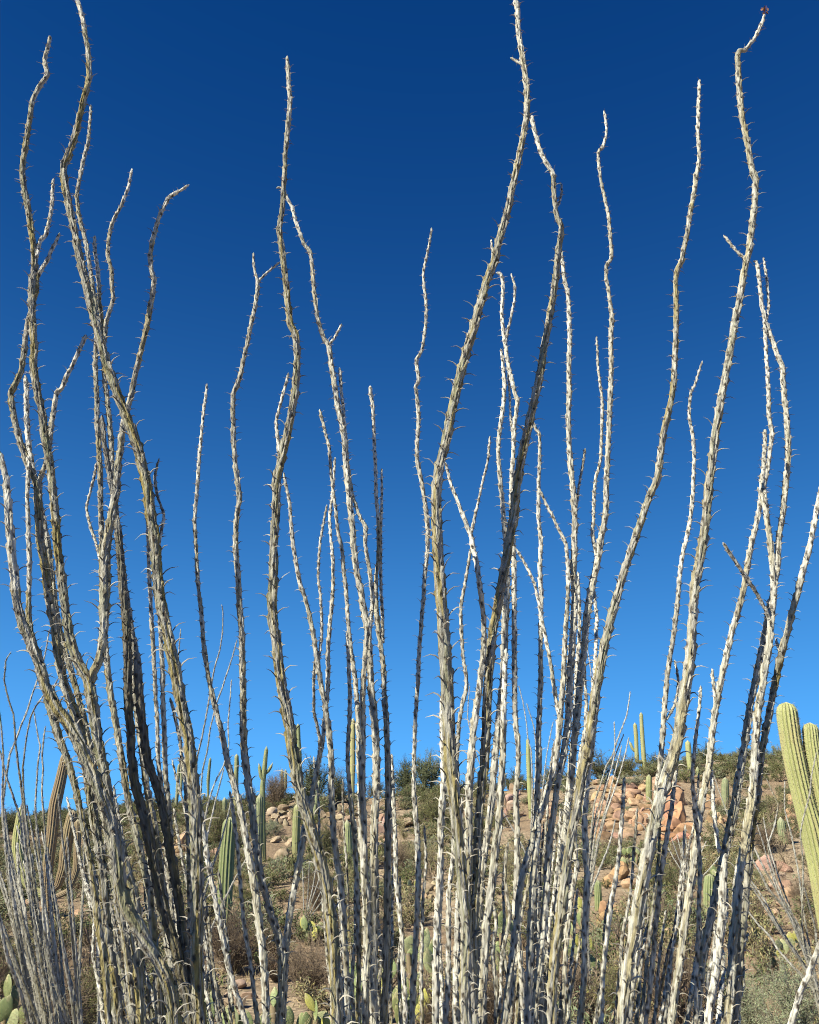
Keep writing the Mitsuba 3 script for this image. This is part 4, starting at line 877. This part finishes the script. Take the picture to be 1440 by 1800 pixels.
# ------------------------------------------------------------------ bushes and trees
def bush(seed, w, h, stems, twigs, leaves, leaf, tone, var=.3, twig_tone=(.22, .17, .12), open_=.35, up=.0, thick=.012):
    """(stems mesh, foliage mesh) of a bush w wide and h high standing at the origin."""
    g = np.random.default_rng(seed)
    tubes, spots = [], []
    for q in range(stems):
        az = g.uniform(0, 2 * np.pi)
        rad = math.sqrt(g.uniform(.02, 1)) * w * .5
        top = np.array([math.cos(az) * rad, math.sin(az) * rad, h * (g.uniform(.55, 1.0) * math.sqrt(max(.05, 1 - .65 * (rad / (w * .5)) ** 2)))])
        mid = top * np.array([.45, .45, .5 + up * .2]) + g.normal(0, .05, 3) * h
        P = np.array([[math.cos(az) * .03 * w, math.sin(az) * .03 * w, -.04 * h], mid, top])
        u, Q = resample(P, np.linalg.norm(top) / 5)
        V, _, _ = skin(Q, np.linspace(thick, thick * .25, len(Q)), 3)
        tubes.append(V)
        for k in range(twigs):
            s = g.uniform(open_, 1)
            a = Q[int(s * (len(Q) - 1))]
            d = unit(unit(top) * .5 + g.normal(0, .6, 3) + np.array([0, 0, .35 + up]))
            l = h * g.uniform(.12, .32)
            b = a + d * l
            m = (a + b) / 2 + g.normal(0, .08, 3) * l
            V, _, _ = skin(np.array([a, m, b]), np.array([thick * .35, thick * .28, thick * .12]), 3)
            tubes.append(V)
            spots.append((a, b))
    vs, fs, o = [], [], 0
    for V in tubes:
        vs.append(V.reshape(-1, 3))
        fs.append(tube_faces(*V.shape[:2]) + o)
        o += len(vs[-1])
    v = np.vstack(vs)
    wood = (v, np.vstack(fs), np.asarray(twig_tone) * (.7 + .6 * meshkit.fbm(v * 8, 2, seed))[:, None])
    if not leaves:
        return wood, None
    A = np.array([s[0] for s in spots])
    B = np.array([s[1] for s in spots])
    i = g.integers(0, len(A), leaves)
    c = A[i] + (B[i] - A[i]) * g.uniform(.1, 1.08, (leaves, 1)) + g.normal(0, leaf * .9, (leaves, 3))
    n = unit(g.normal(size=(leaves, 3)) + [0, 0, .3])
    t = unit(np.cross(n, g.normal(size=(leaves, 3))))
    b = np.cross(n, t)
    l = leaf * g.uniform(.6, 1.3, (leaves, 1))
    bend = n * l * .15
    V = np.stack([c - t * l, c - b * l * .25 + bend, c + t * l, c + b * l * .25 + bend], 1).reshape(-1, 3)
    F = (np.array([[0, 1, 2], [0, 2, 3]])[None] + (np.arange(leaves) * 4)[:, None, None]).reshape(-1, 3)
    tn = np.asarray(tone)[None] * g.uniform(1 - var, 1 + var, (leaves, 1)) * g.uniform(.88, 1.12, (leaves, 3))
    return wood, (V, F, np.repeat(tn, 4, 0))


KINDS = {
    'olive': dict(stems=34, twigs=13, leaves=12000, leaf=.024, tone=(.145, .152, .064), twig_tone=(.17, .14, .10)),
    'grey': dict(stems=44, twigs=13, leaves=17000, leaf=.022, tone=(.24, .265, .17), twig_tone=(.25, .23, .18), open_=.2),
    'dark': dict(stems=28, twigs=12, leaves=9000, leaf=.026, tone=(.095, .108, .052), twig_tone=(.14, .115, .085)),
    'dry': dict(stems=70, twigs=26, leaves=1500, leaf=.016, tone=(.22, .165, .10), twig_tone=(.175, .135, .098), open_=.12),
    'tan': dict(stems=44, twigs=12, leaves=7000, leaf=.023, tone=(.27, .24, .13), twig_tone=(.28, .24, .16), open_=.2),
    'sparse': dict(stems=24, twigs=22, leaves=8000, leaf=.026, tone=(.125, .15, .08), twig_tone=(.12, .125, .075), open_=.4, thick=.022),
}
STOCK = {}


def stock(kind, w, h, q):
    """Ready ply dicts of a bush kind, made once for each shape class."""
    cls = round(math.log2(max(w, .3) / max(h, .3)))
    key = (kind, cls, q)
    if key not in STOCK:
        a = 2.0 ** (cls / 2)
        wood, leaf = bush(900 + q * 17 + sum(map(ord, kind)), 1.5 * a, 1.5 / a, **KINDS[kind])
        wk = shared(f'bush_stems_{len(STOCK)}', plyc(wood, 'twig_mat'))
        lk = None if leaf is None else shared(f'bush_leaves_{len(STOCK)}', plyc(leaf, 'leaf_mat', False))
        STOCK[key] = (wk, lk, 1.5 * a, 1.5 / a)
    return STOCK[key]


def plant(px, py, w, h, kind, label, cat='bush', Y=None, q=0, name=None):
    """A bush with its foot at (px, py), w wide and h high in the photograph."""
    if Y is None:
        p = on_ground(px, py)
    else:
        p = at(px, py, Y)
        p[2] = height(p[0], p[1])
    W, Hh = metres(w, p), metres(h, p)
    if Y is not None:
        Hh = max(.3, at(px, py - h, Y)[2] - p[2])
    wood, leaf, w0, h0 = stock(kind, W, Hh, q)
    k = thing(name or ('bush' if cat == 'bush' else 'desert_tree'), label, cat)
    tf = T().translate(p.tolist()).rotate([0, 0, 1], (px * 37) % 360).scale([W / w0, W / w0, Hh / h0])
    part(k, 'stems', wood, None, to_world=tf)
    if leaf is not None:
        part(k, 'foliage', leaf, None, to_world=tf, kind='stuff')


# along the skyline
plant(752, 1392, 72, 82, 'sparse', 'open-crowned desert tree on the skyline left of the thickest central cane', 'tree', 58, 0)
plant(715, 1392, 46, 66, 'sparse', 'smaller open tree on the skyline left of the thin middle cane', 'tree', 59, 1)
plant(553, 1396, 58, 76, 'sparse', 'bluish-green open tree on the skyline right of the thick curved cane', 'tree', 56, 2)
plant(486, 1400, 46, 54, 'dry', 'bare twiggy bush on the skyline beside the pair of short saguaros', 'bush', 58, 0)
plant(592, 1398, 40, 56, 'olive', 'olive bush on the skyline behind the left middle canes', 'bush', 58, 1)
plant(1056, 1362, 70, 48, 'dark', 'dark olive bush on the ridge right of the central thicket', 'bush', 60, 0)
plant(1096, 1356, 60, 36, 'olive', 'low olive bush on the ridge left of the two-stemmed saguaro', 'bush', 61, 2)
plant(1160, 1350, 60, 34, 'dark', 'low dark bush on the ridge right of the two-stemmed saguaro', 'bush', 61, 1)
plant(1244, 1354, 56, 52, 'sparse', 'grey open bush rising on the ridge between thin right-hand canes', 'bush', 60, 0)
plant(1278, 1372, 60, 44, 'olive', 'olive green bush on the ridge left of the dark crossing canes', 'bush', 56, 0)
plant(1340, 1378, 70, 46, 'dark', 'broad dark bush on the ridge left of the big leaning saguaro', 'bush', 57, 2)
plant(1420, 1372, 60, 48, 'olive', 'olive bush on the ridge behind the big leaning saguaro', 'bush', 58, 1)
plant(905, 1392, 50, 44, 'dark', 'dark bush on the ridge behind the middle canes', 'bush', 58, 0)
plant(850, 1396, 46, 40, 'olive', 'olive bush on the ridge directly behind the black shaded cane', 'bush', 58, 0)
plant(975, 1378, 46, 40, 'olive', 'olive bush on the ridge behind the central thicket', 'bush', 58, 2)
plant(660, 1402, 50, 36, 'dark', 'dark low bush on the skyline between two middle canes', 'bush', 58, 1)
plant(14, 1452, 60, 40, 'olive', 'bush on the low skyline at the far left edge', 'bush', 50, 1)
plant(160, 1448, 60, 36, 'dark', 'dark bush on the skyline behind the leaning left canes', 'bush', 50, 2)
plant(268, 1428, 60, 40, 'olive', 'olive bush on the skyline left of the thickest left cane', 'bush', 52, 0)
plant(440, 1408, 36, 26, 'dark', 'small dark bush on the skyline between left-hand canes', 'bush', 58, 0)
# on the slope
plant(382, 1492, 48, 88, 'olive', 'tall olive bush right of the thickest left cane, below the broad boulder', 'bush', None, 1)
plant(766, 1462, 66, 78, 'olive', 'big olive bush left of the thickest central cane, below the skyline tree', 'bush', None, 0)
plant(572, 1512, 30, 76, 'olive', 'tall olive bush right of the thick curved cane', 'bush', None, 2)
plant(476, 1470, 44, 30, 'grey', 'grey-green bush below the pale stepped ledge', 'bush', None, 0)
plant(490, 1544, 60, 42, 'grey', 'grey-green bush below the rounded pale boulder', 'bush', None, 1)
plant(745, 1530, 70, 60, 'tan', 'straw-coloured bush above the tan rocks in the middle', 'bush', None, 0)
plant(700, 1540, 40, 74, 'dry', 'dry grey twig bush between middle canes', 'bush', None, 1)
plant(905, 1560, 44, 80, 'tan', 'straw-coloured bush between the central canes', 'bush', None, 1)
plant(1112, 1386, 64, 26, 'grey', 'low grey-green bush on top of the orange rock face', 'bush', None, 2)
plant(1076, 1500, 60, 34, 'dry', 'dry brown bush below the orange rock face', 'bush', None, 2)
plant(1105, 1432, 26, 16, 'grey', 'small grey bush growing on the orange rock face', 'bush', None, 0)
plant(1170, 1586, 70, 80, 'olive', 'olive bush between thick right-hand canes, low on the slope', 'bush', None, 2)
plant(1200, 1540, 56, 66, 'dry', 'dry grey brush below the tall orange rock knob', 'bush', None, 0)
plant(1325, 1676, 90, 120, 'dry', 'tangled brown brush above the grey-green bush at right', 'bush', None, 1)
plant(1308, 1580, 60, 70, 'olive', 'yellowish olive bush right of the dark crossing canes', 'bush', None, 1)
plant(1420, 1600, 60, 60, 'dry', 'brown brush at the foot of the big leaning saguaro', 'bush', None, 2)
plant(1325, 1450, 60, 60, 'dark', 'dark green bush above the pinkish flat rocks', 'bush', None, 0)
plant(1345, 1500, 50, 60, 'dry', 'pale dry brush left of the dark pale-topped saguaro', 'bush', None, 0)
plant(1190, 1372, 50, 24, 'grey', 'grey bush above the tall orange rock knob', 'bush', None, 1)
plant(560, 1600, 64, 84, 'dry', 'fan of dry grey stalks above the small bright prickly pear', 'bush', None, 0)
plant(430, 1600, 60, 50, 'olive', 'olive bush right of the thick green saguaro', 'bush', None, 0)
plant(160, 1560, 60, 90, 'olive', 'olive bush behind the leaning left canes', 'bush', None, 0)
plant(300, 1580, 60, 70, 'dry', 'grey brush between thick left-hand canes', 'bush', None, 1)
plant(260, 1500, 60, 60, 'dark', 'dark bush behind the dead dark canes', 'bush', None, 1)
# nearer
plant(410, 1712, 130, 120, 'dry', 'dense tangle of bare brown twigs behind the left-hand canes', 'bush', None, 2)
plant(545, 1766, 100, 120, 'dry', 'dark tangled brush below the small bright prickly pear', 'bush', None, 1)
plant(1405, 1812, 150, 140, 'grey', 'broad grey-green leafy bush in the lower right corner', 'bush', 8.2, 0)
plant(1325, 1812, 100, 120, 'grey', 'smaller grey-green leafy bush left of the corner bush', 'bush', 8.6, 1)
plant(1275, 1770, 80, 110, 'grey', 'grey-green bush behind the close pair of right-hand canes', 'bush', 10, 2)
plant(1200, 1770, 70, 120, 'dry', 'brown brush behind the right-hand canes at the lower edge', 'bush', 9.8, 0)
plant(1000, 1790, 90, 130, 'dry', 'brown tangle at the lower edge behind the yellow-streaked cane', 'bush', 9.4, 1)
plant(870, 1800, 80, 110, 'dry', 'dark twiggy tangle at the lower edge behind the central canes', 'bush', 9, 2)
plant(1090, 1780, 80, 100, 'olive', 'olive bush at the lower edge behind the thick right-hand cane', 'bush', 9.2, 2)
plant(590, 1740, 36, 56, 'grey', 'little grey bush right of the thick curved cane at the lower edge', 'bush', None, 0)
plant(100, 1800, 120, 130, 'dry', 'dry brush at the foot of the thin canes at far left', 'bush', 8, 0)
plant(30, 1690, 70, 90, 'dark', 'dark bush in the shade at the far left edge', 'bush', 10.5, 0)
plant(170, 1800, 100, 160, 'olive', 'olive bush at the lower edge behind the leaning left canes', 'bush', 8.6, 0)
plant(760, 1800, 70, 60, 'dry', 'brown twigs at the lower edge left of the thickest central cane', 'bush', 9, 0)
plant(660, 1690, 60, 90, 'dry', 'brown brush behind the middle pair of canes', 'bush', None, 2)

# what grows between them: low scrub that reads as one cover
TONES = [(.135, .148, .062), (.19, .212, .125), (.225, .21, .11), (.10, .115, .055), (.25, .225, .12), (.165, .135, .095)]
for q, tone in enumerate(TONES):
    w, l = bush(300 + q, .9, .55, 10, 7, 800 if q < 5 else 300, .030 if q < 5 else .022, tone, .35)
    m = join(w, l)
    scene[f'scrub_kind_{q}'] = {'type': 'shapegroup', 'foliage': plyc(m, 'leaf_mat', False)}
BARE = [(1040, 1250, 1372, 1486), (570, 690, 1390, 1496), (470, 515, 1418, 1524), (1055, 1132, 1524, 1660), (880, 980, 1370, 1478), (1345, 1410, 1508, 1620), (345, 400, 1385, 1412), (20, 150, 1590, 1640), (735, 775, 1545, 1595),
        (360, 440, 1712, 1760), (510, 575, 1610, 1690), (1000, 1030, 1580, 1700), (715, 770, 1640, 1760), (860, 900, 1610, 1710), (384, 408, 1600, 1660), (1236, 1262, 1600, 1660), (0, 60, 1715, 1800), (350, 440, 1740, 1800), (468, 580, 1740, 1800), (610, 640, 1690, 1800), (690, 735, 1745, 1800), (1366, 1402, 1630, 1690), (1260, 1440, 1690, 1800)]     # rock and cactus, little scrub


def to_photo(p):
    d = np.asarray(p, float) - EYE
    z = d @ FWD
    return 720 + FOC * d[0] / z, 900 - FOC * (d @ UPV) / z


w, l = bush(311, .9, .6, 26, 12, 260, .020, (.17, .13, .085), .4, (.15, .115, .082), .1)
scene['scrub_kind_6'] = {'type': 'shapegroup', 'foliage': plyc(join(w, l), 'leaf_mat', False)}
g = np.random.default_rng(77)
n = 0
while n < 3600:
    y = 8.5 + 66 * g.random() ** .75
    x = g.uniform(-.60, .60) * y
    patch = meshkit.fbm(np.array([x * .22, y * .22, 4.0]), 3, 12)
    if y < 50 and g.random() > .6 + 1.9 * (patch - .34):
        continue
    px, py = to_photo((x, y, height(x, y)))
    if any(a - 10 < px < b + 10 and c - 2 < py < d + (8 if i < 9 else 60) for i, (a, b, c, d) in enumerate(BARE)) and g.random() < .88:
        continue
    n += 1
    sx = g.uniform(.5, 1.6)
    kind = int(np.clip(patch * 7 - 1 + g.normal(0, 1.6), 0, 5))
    if y > 50:                                      # thicker along the crest
        kind, sx = int(g.choice([0, 3, 0, 1])), sx * 1.35
    if y < 14:                                      # the flat in front carries only dry low stuff
        kind, sx = (5 if g.random() < .7 else 4), sx * .75
    scene[f'scrub__{n:03d}'] = {'type': 'instance', 'to_world': T().translate([x, y, float(height(x, y))]).rotate([0, 0, 1], g.uniform(0, 360)).scale([sx, sx, sx * g.uniform(.6, 1.25)]), 'group': {'type': 'ref', 'id': f'scrub_kind_{kind}'}}
for q in range(185):                                # dead stalks and dry tangles on the flat in front
    y = g.uniform(8.0, 16.5)
    x = g.uniform(-.60, .60) * y
    px, py = to_photo((x, y, height(x, y)))
    if any(a - 14 < px < b + 14 and py > c for a, b, c, d in BARE[7:]) and g.random() < .9:
        continue
    n += 1
    sx = g.uniform(.55, 1.4)
    scene[f'scrub__{n:03d}'] = {'type': 'instance', 'to_world': T().translate([x, y, float(height(x, y))]).rotate([0, 0, 1], g.uniform(0, 360)).scale([sx, sx, sx * g.uniform(.8, 1.5)]), 'group': {'type': 'ref', 'id': f'scrub_kind_{g.choice([5, 6, 6, 6, 0, 3, 1, 4])}'}}
labels['scrub'] = {'label': 'low mixed scrub covering the hillside between the larger bushes', 'kind': 'stuff', 'category': 'scrub'}
ms = []
for q in range(420):
    y = 7.5 + 34 * g.random() ** 1.3
    x = g.uniform(-.58, .58) * y
    n = g.integers(10, 22)
    o = np.array([x, y, float(height(x, y)) - .02])
    d = unit(np.stack([g.normal(0, .4, n), g.normal(0, .4, n), np.ones(n)], 1))
    sd = unit(np.cross(d, g.normal(size=(n, 3)))) * g.uniform(.002, .004, (n, 1))
    b = o + np.stack([g.normal(0, .05, n), g.normal(0, .05, n), np.zeros(n)], 1)
    l = g.uniform(.12, .38, (n, 1))
    V = np.stack([b - sd, b + sd, b + d * l], 1).reshape(-1, 3)
    ms.append((V, np.arange(3 * n).reshape(-1, 3), np.repeat(np.array((.40, .33, .18)) * g.uniform(.7, 1.15, (n, 1)), 3, 0)))
solo('dry_grass', join(*ms), 'leaf_mat', False)
labels['dry_grass'] = {'label': 'thin straw-coloured dry grass tufts on the desert floor', 'kind': 'stuff', 'category': 'grass'}


# ------------------------------------------------------------------ thinner ocotillos behind
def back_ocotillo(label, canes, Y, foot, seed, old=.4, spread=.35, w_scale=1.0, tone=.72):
    """canes: traces (tip first) at distance Y; foot (px) is where their crown stands."""
    k = thing('ocotillo', label, 'ocotillo')
    g = np.random.default_rng(seed)
    base = at(foot, 1700, Y)
    base[2] = height(base[0], base[1]) - .03
    for n, text in enumerate(canes):
        tr = trace(text)
        off = g.uniform(-spread, spread)
        s = np.linspace(1, .35, len(tr))
        P = np.array([at(x, y, Y + off * q) for (x, y, _), q in zip(tr, s)])
        R = np.array([metres(w * .5 * w_scale, p) for (_, _, w), p in zip(tr, P)])
        f = base + np.array([.10 * np.clip(P[-1, 0] - base[0], -1, 1), .05 * off, 0])
        if P[-1, 2] > f[2] + .05:
            q = np.linspace(0, 1, 6)[1:, None]
            d = unit(P[-1] - P[-2])
            Ls = np.linalg.norm(f - P[-1])
            E = (2 * q**3 - 3 * q**2 + 1) * P[-1] + (q**3 - 2 * q**2 + q) * d * Ls + (-2 * q**3 + 3 * q**2) * f + (q**3 - q**2) * np.array([0, 0, -1.0]) * Ls
            P, R = np.vstack([P, E]), np.concatenate([R, np.repeat(R[-1] * 1.1, 5)])
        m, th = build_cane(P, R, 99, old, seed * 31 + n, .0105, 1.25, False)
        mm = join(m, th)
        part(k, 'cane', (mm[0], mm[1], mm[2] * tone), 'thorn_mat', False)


g = np.random.default_rng(8)
THICKET = []
for q in range(20):                                 # the lower canes of the left-hand ocotillo, fanning from its crown
    yt, xb = g.uniform(1380, 1560), g.uniform(50, 175)
    xt = xb + (xb - 150) * g.uniform(.5, 1.3) + g.uniform(-45, 10)
    xm = xb + (xt - xb) * .42 + g.normal(0, 4)
    THICKET.append(f'{xt:.0f} {yt:.0f} 3,{xm:.0f} {(yt + 1800) / 2 + 20:.0f} 5,{xb:.0f} 1800 6.5')
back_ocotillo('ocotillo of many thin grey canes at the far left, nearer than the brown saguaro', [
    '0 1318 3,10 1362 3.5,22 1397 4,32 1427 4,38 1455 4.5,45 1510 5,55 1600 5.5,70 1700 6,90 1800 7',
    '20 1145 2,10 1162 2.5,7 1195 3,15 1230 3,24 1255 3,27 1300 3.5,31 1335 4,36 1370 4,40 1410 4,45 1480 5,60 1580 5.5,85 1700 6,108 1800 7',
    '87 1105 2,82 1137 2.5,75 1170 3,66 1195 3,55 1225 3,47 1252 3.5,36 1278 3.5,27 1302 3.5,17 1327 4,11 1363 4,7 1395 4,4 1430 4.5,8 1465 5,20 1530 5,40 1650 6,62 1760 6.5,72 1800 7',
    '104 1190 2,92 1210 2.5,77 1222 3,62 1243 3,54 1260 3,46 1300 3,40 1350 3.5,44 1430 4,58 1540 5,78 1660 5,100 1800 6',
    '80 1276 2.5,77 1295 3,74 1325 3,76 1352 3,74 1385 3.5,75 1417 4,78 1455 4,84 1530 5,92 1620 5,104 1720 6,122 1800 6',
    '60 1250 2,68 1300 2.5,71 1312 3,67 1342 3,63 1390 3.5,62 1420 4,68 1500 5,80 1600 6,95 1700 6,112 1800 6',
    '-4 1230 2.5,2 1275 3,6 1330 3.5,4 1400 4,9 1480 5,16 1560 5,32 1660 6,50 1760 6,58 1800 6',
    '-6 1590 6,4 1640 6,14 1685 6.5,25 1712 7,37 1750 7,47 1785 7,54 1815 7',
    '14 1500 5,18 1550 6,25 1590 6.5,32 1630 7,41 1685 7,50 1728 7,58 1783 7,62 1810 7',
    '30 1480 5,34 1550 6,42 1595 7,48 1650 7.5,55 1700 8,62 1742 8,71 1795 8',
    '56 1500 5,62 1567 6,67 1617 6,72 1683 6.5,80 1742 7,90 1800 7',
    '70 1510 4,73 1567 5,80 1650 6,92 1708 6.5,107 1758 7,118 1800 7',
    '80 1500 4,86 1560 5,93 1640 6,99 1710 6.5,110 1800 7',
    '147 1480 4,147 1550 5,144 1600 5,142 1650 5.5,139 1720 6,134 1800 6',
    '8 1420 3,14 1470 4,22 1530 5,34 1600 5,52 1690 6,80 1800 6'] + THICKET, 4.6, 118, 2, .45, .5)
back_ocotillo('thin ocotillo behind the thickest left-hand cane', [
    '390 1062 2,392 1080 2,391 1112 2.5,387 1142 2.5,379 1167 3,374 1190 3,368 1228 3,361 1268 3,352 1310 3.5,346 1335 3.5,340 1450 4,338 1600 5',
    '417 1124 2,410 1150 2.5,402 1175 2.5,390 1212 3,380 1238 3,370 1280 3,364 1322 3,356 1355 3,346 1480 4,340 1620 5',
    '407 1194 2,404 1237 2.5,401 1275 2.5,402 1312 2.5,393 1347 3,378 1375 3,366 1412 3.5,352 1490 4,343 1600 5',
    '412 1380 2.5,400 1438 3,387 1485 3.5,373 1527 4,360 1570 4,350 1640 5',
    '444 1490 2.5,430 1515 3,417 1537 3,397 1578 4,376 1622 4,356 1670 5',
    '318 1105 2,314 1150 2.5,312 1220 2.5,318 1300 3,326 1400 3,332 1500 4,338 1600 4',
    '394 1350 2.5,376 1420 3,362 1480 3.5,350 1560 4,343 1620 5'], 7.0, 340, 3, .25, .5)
back_ocotillo('spindly pale ocotillo far behind the central canes', [
    '912 1205 1.6,920 1237 2,926 1275 2,928 1300 2.2,934 1320 2.5,936 1380 3,934 1460 3',
    '926 1236 1.6,934 1262 2,939 1280 2,942 1310 2,941 1380 3,937 1460 3',
    '1032 1135 1.6,1036 1160 2,1040 1190 2,1042 1250 2,1030 1330 2.5,985 1440 3,950 1510 3',
    '973 1268 1.6,966 1300 2,960 1335 2,954 1390 2.5,944 1460 3',
    '826 1205 1.6,822 1260 2,838 1330 2,880 1420 2.5,920 1490 3'], 12.0, 936, 4, .1, .3)
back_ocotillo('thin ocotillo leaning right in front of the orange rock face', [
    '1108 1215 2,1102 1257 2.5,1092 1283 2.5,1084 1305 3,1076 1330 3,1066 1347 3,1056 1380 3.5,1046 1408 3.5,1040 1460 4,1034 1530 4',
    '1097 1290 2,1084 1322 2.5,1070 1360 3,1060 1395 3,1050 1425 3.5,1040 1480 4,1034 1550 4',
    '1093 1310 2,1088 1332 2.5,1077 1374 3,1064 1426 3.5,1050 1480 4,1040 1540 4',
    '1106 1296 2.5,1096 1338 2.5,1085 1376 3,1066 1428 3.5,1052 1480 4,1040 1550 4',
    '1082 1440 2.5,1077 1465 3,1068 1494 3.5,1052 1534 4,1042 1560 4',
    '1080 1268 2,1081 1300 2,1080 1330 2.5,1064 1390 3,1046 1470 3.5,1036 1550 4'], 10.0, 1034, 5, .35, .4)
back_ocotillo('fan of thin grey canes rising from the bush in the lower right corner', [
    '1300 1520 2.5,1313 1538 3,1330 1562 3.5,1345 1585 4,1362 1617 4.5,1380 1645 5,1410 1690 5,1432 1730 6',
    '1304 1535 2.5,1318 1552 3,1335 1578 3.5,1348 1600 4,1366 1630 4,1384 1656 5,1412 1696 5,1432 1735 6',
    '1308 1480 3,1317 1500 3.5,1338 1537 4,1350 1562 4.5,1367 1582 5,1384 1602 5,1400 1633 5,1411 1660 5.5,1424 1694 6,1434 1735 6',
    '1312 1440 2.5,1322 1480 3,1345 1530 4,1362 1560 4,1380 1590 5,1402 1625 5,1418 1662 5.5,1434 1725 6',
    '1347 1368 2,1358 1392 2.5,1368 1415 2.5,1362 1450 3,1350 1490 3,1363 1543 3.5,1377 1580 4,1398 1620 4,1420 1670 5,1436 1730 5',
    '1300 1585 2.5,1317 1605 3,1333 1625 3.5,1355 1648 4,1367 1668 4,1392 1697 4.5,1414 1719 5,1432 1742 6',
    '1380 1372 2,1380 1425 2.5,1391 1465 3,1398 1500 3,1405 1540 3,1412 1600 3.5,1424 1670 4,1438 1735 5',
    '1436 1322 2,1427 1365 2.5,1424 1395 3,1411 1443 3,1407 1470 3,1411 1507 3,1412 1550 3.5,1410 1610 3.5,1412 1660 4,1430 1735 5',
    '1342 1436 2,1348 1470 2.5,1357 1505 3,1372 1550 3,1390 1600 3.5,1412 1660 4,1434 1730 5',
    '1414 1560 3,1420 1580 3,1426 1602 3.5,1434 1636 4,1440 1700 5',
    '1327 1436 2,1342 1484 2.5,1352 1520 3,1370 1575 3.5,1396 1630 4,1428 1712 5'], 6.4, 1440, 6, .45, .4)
back_ocotillo('small fan-shaped ocotillo on the slope right of the thick curved cane', [
    '566 1530 1.6,556 1560 2,546 1590 2.2,538 1620 2.5', '556 1520 1.6,550 1560 2,543 1590 2.2,537 1620 2.5', '576 1545 1.6,562 1572 2,548 1600 2.2,538 1622 2.5', '544 1515 1.6,542 1560 2,539 1600 2.2,536 1622 2.5',
    '584 1560 1.6,566 1585 2,550 1606 2.2,539 1624 2.5', '532 1525 1.6,533 1560 2,534 1600 2.2,535 1622 2.5'], 16, 537, 7, .5, .4)
back_ocotillo('small pale fan-shaped ocotillo below the tall orange rock knob', [
    '1180 1472 1.6,1190 1500 2,1202 1530 2.2,1210 1552 2.5', '1190 1466 1.6,1198 1500 2,1206 1530 2.2,1211 1552 2.5', '1205 1462 1.6,1208 1500 2,1210 1530 2.2,1212 1552 2.5', '1226 1466 1.6,1220 1500 2,1215 1530 2.2,1213 1552 2.5',
    '1170 1482 1.6,1184 1508 2,1200 1534 2.2,1210 1554 2.5', '1242 1478 1.6,1230 1505 2,1220 1532 2.2,1214 1554 2.5', '1255 1362 1.6,1262 1384 1.8,1275 1420 2,1284 1450 2,1270 1500 2.2,1236 1540 2.5'], 22, 1212, 8, .15, .4)
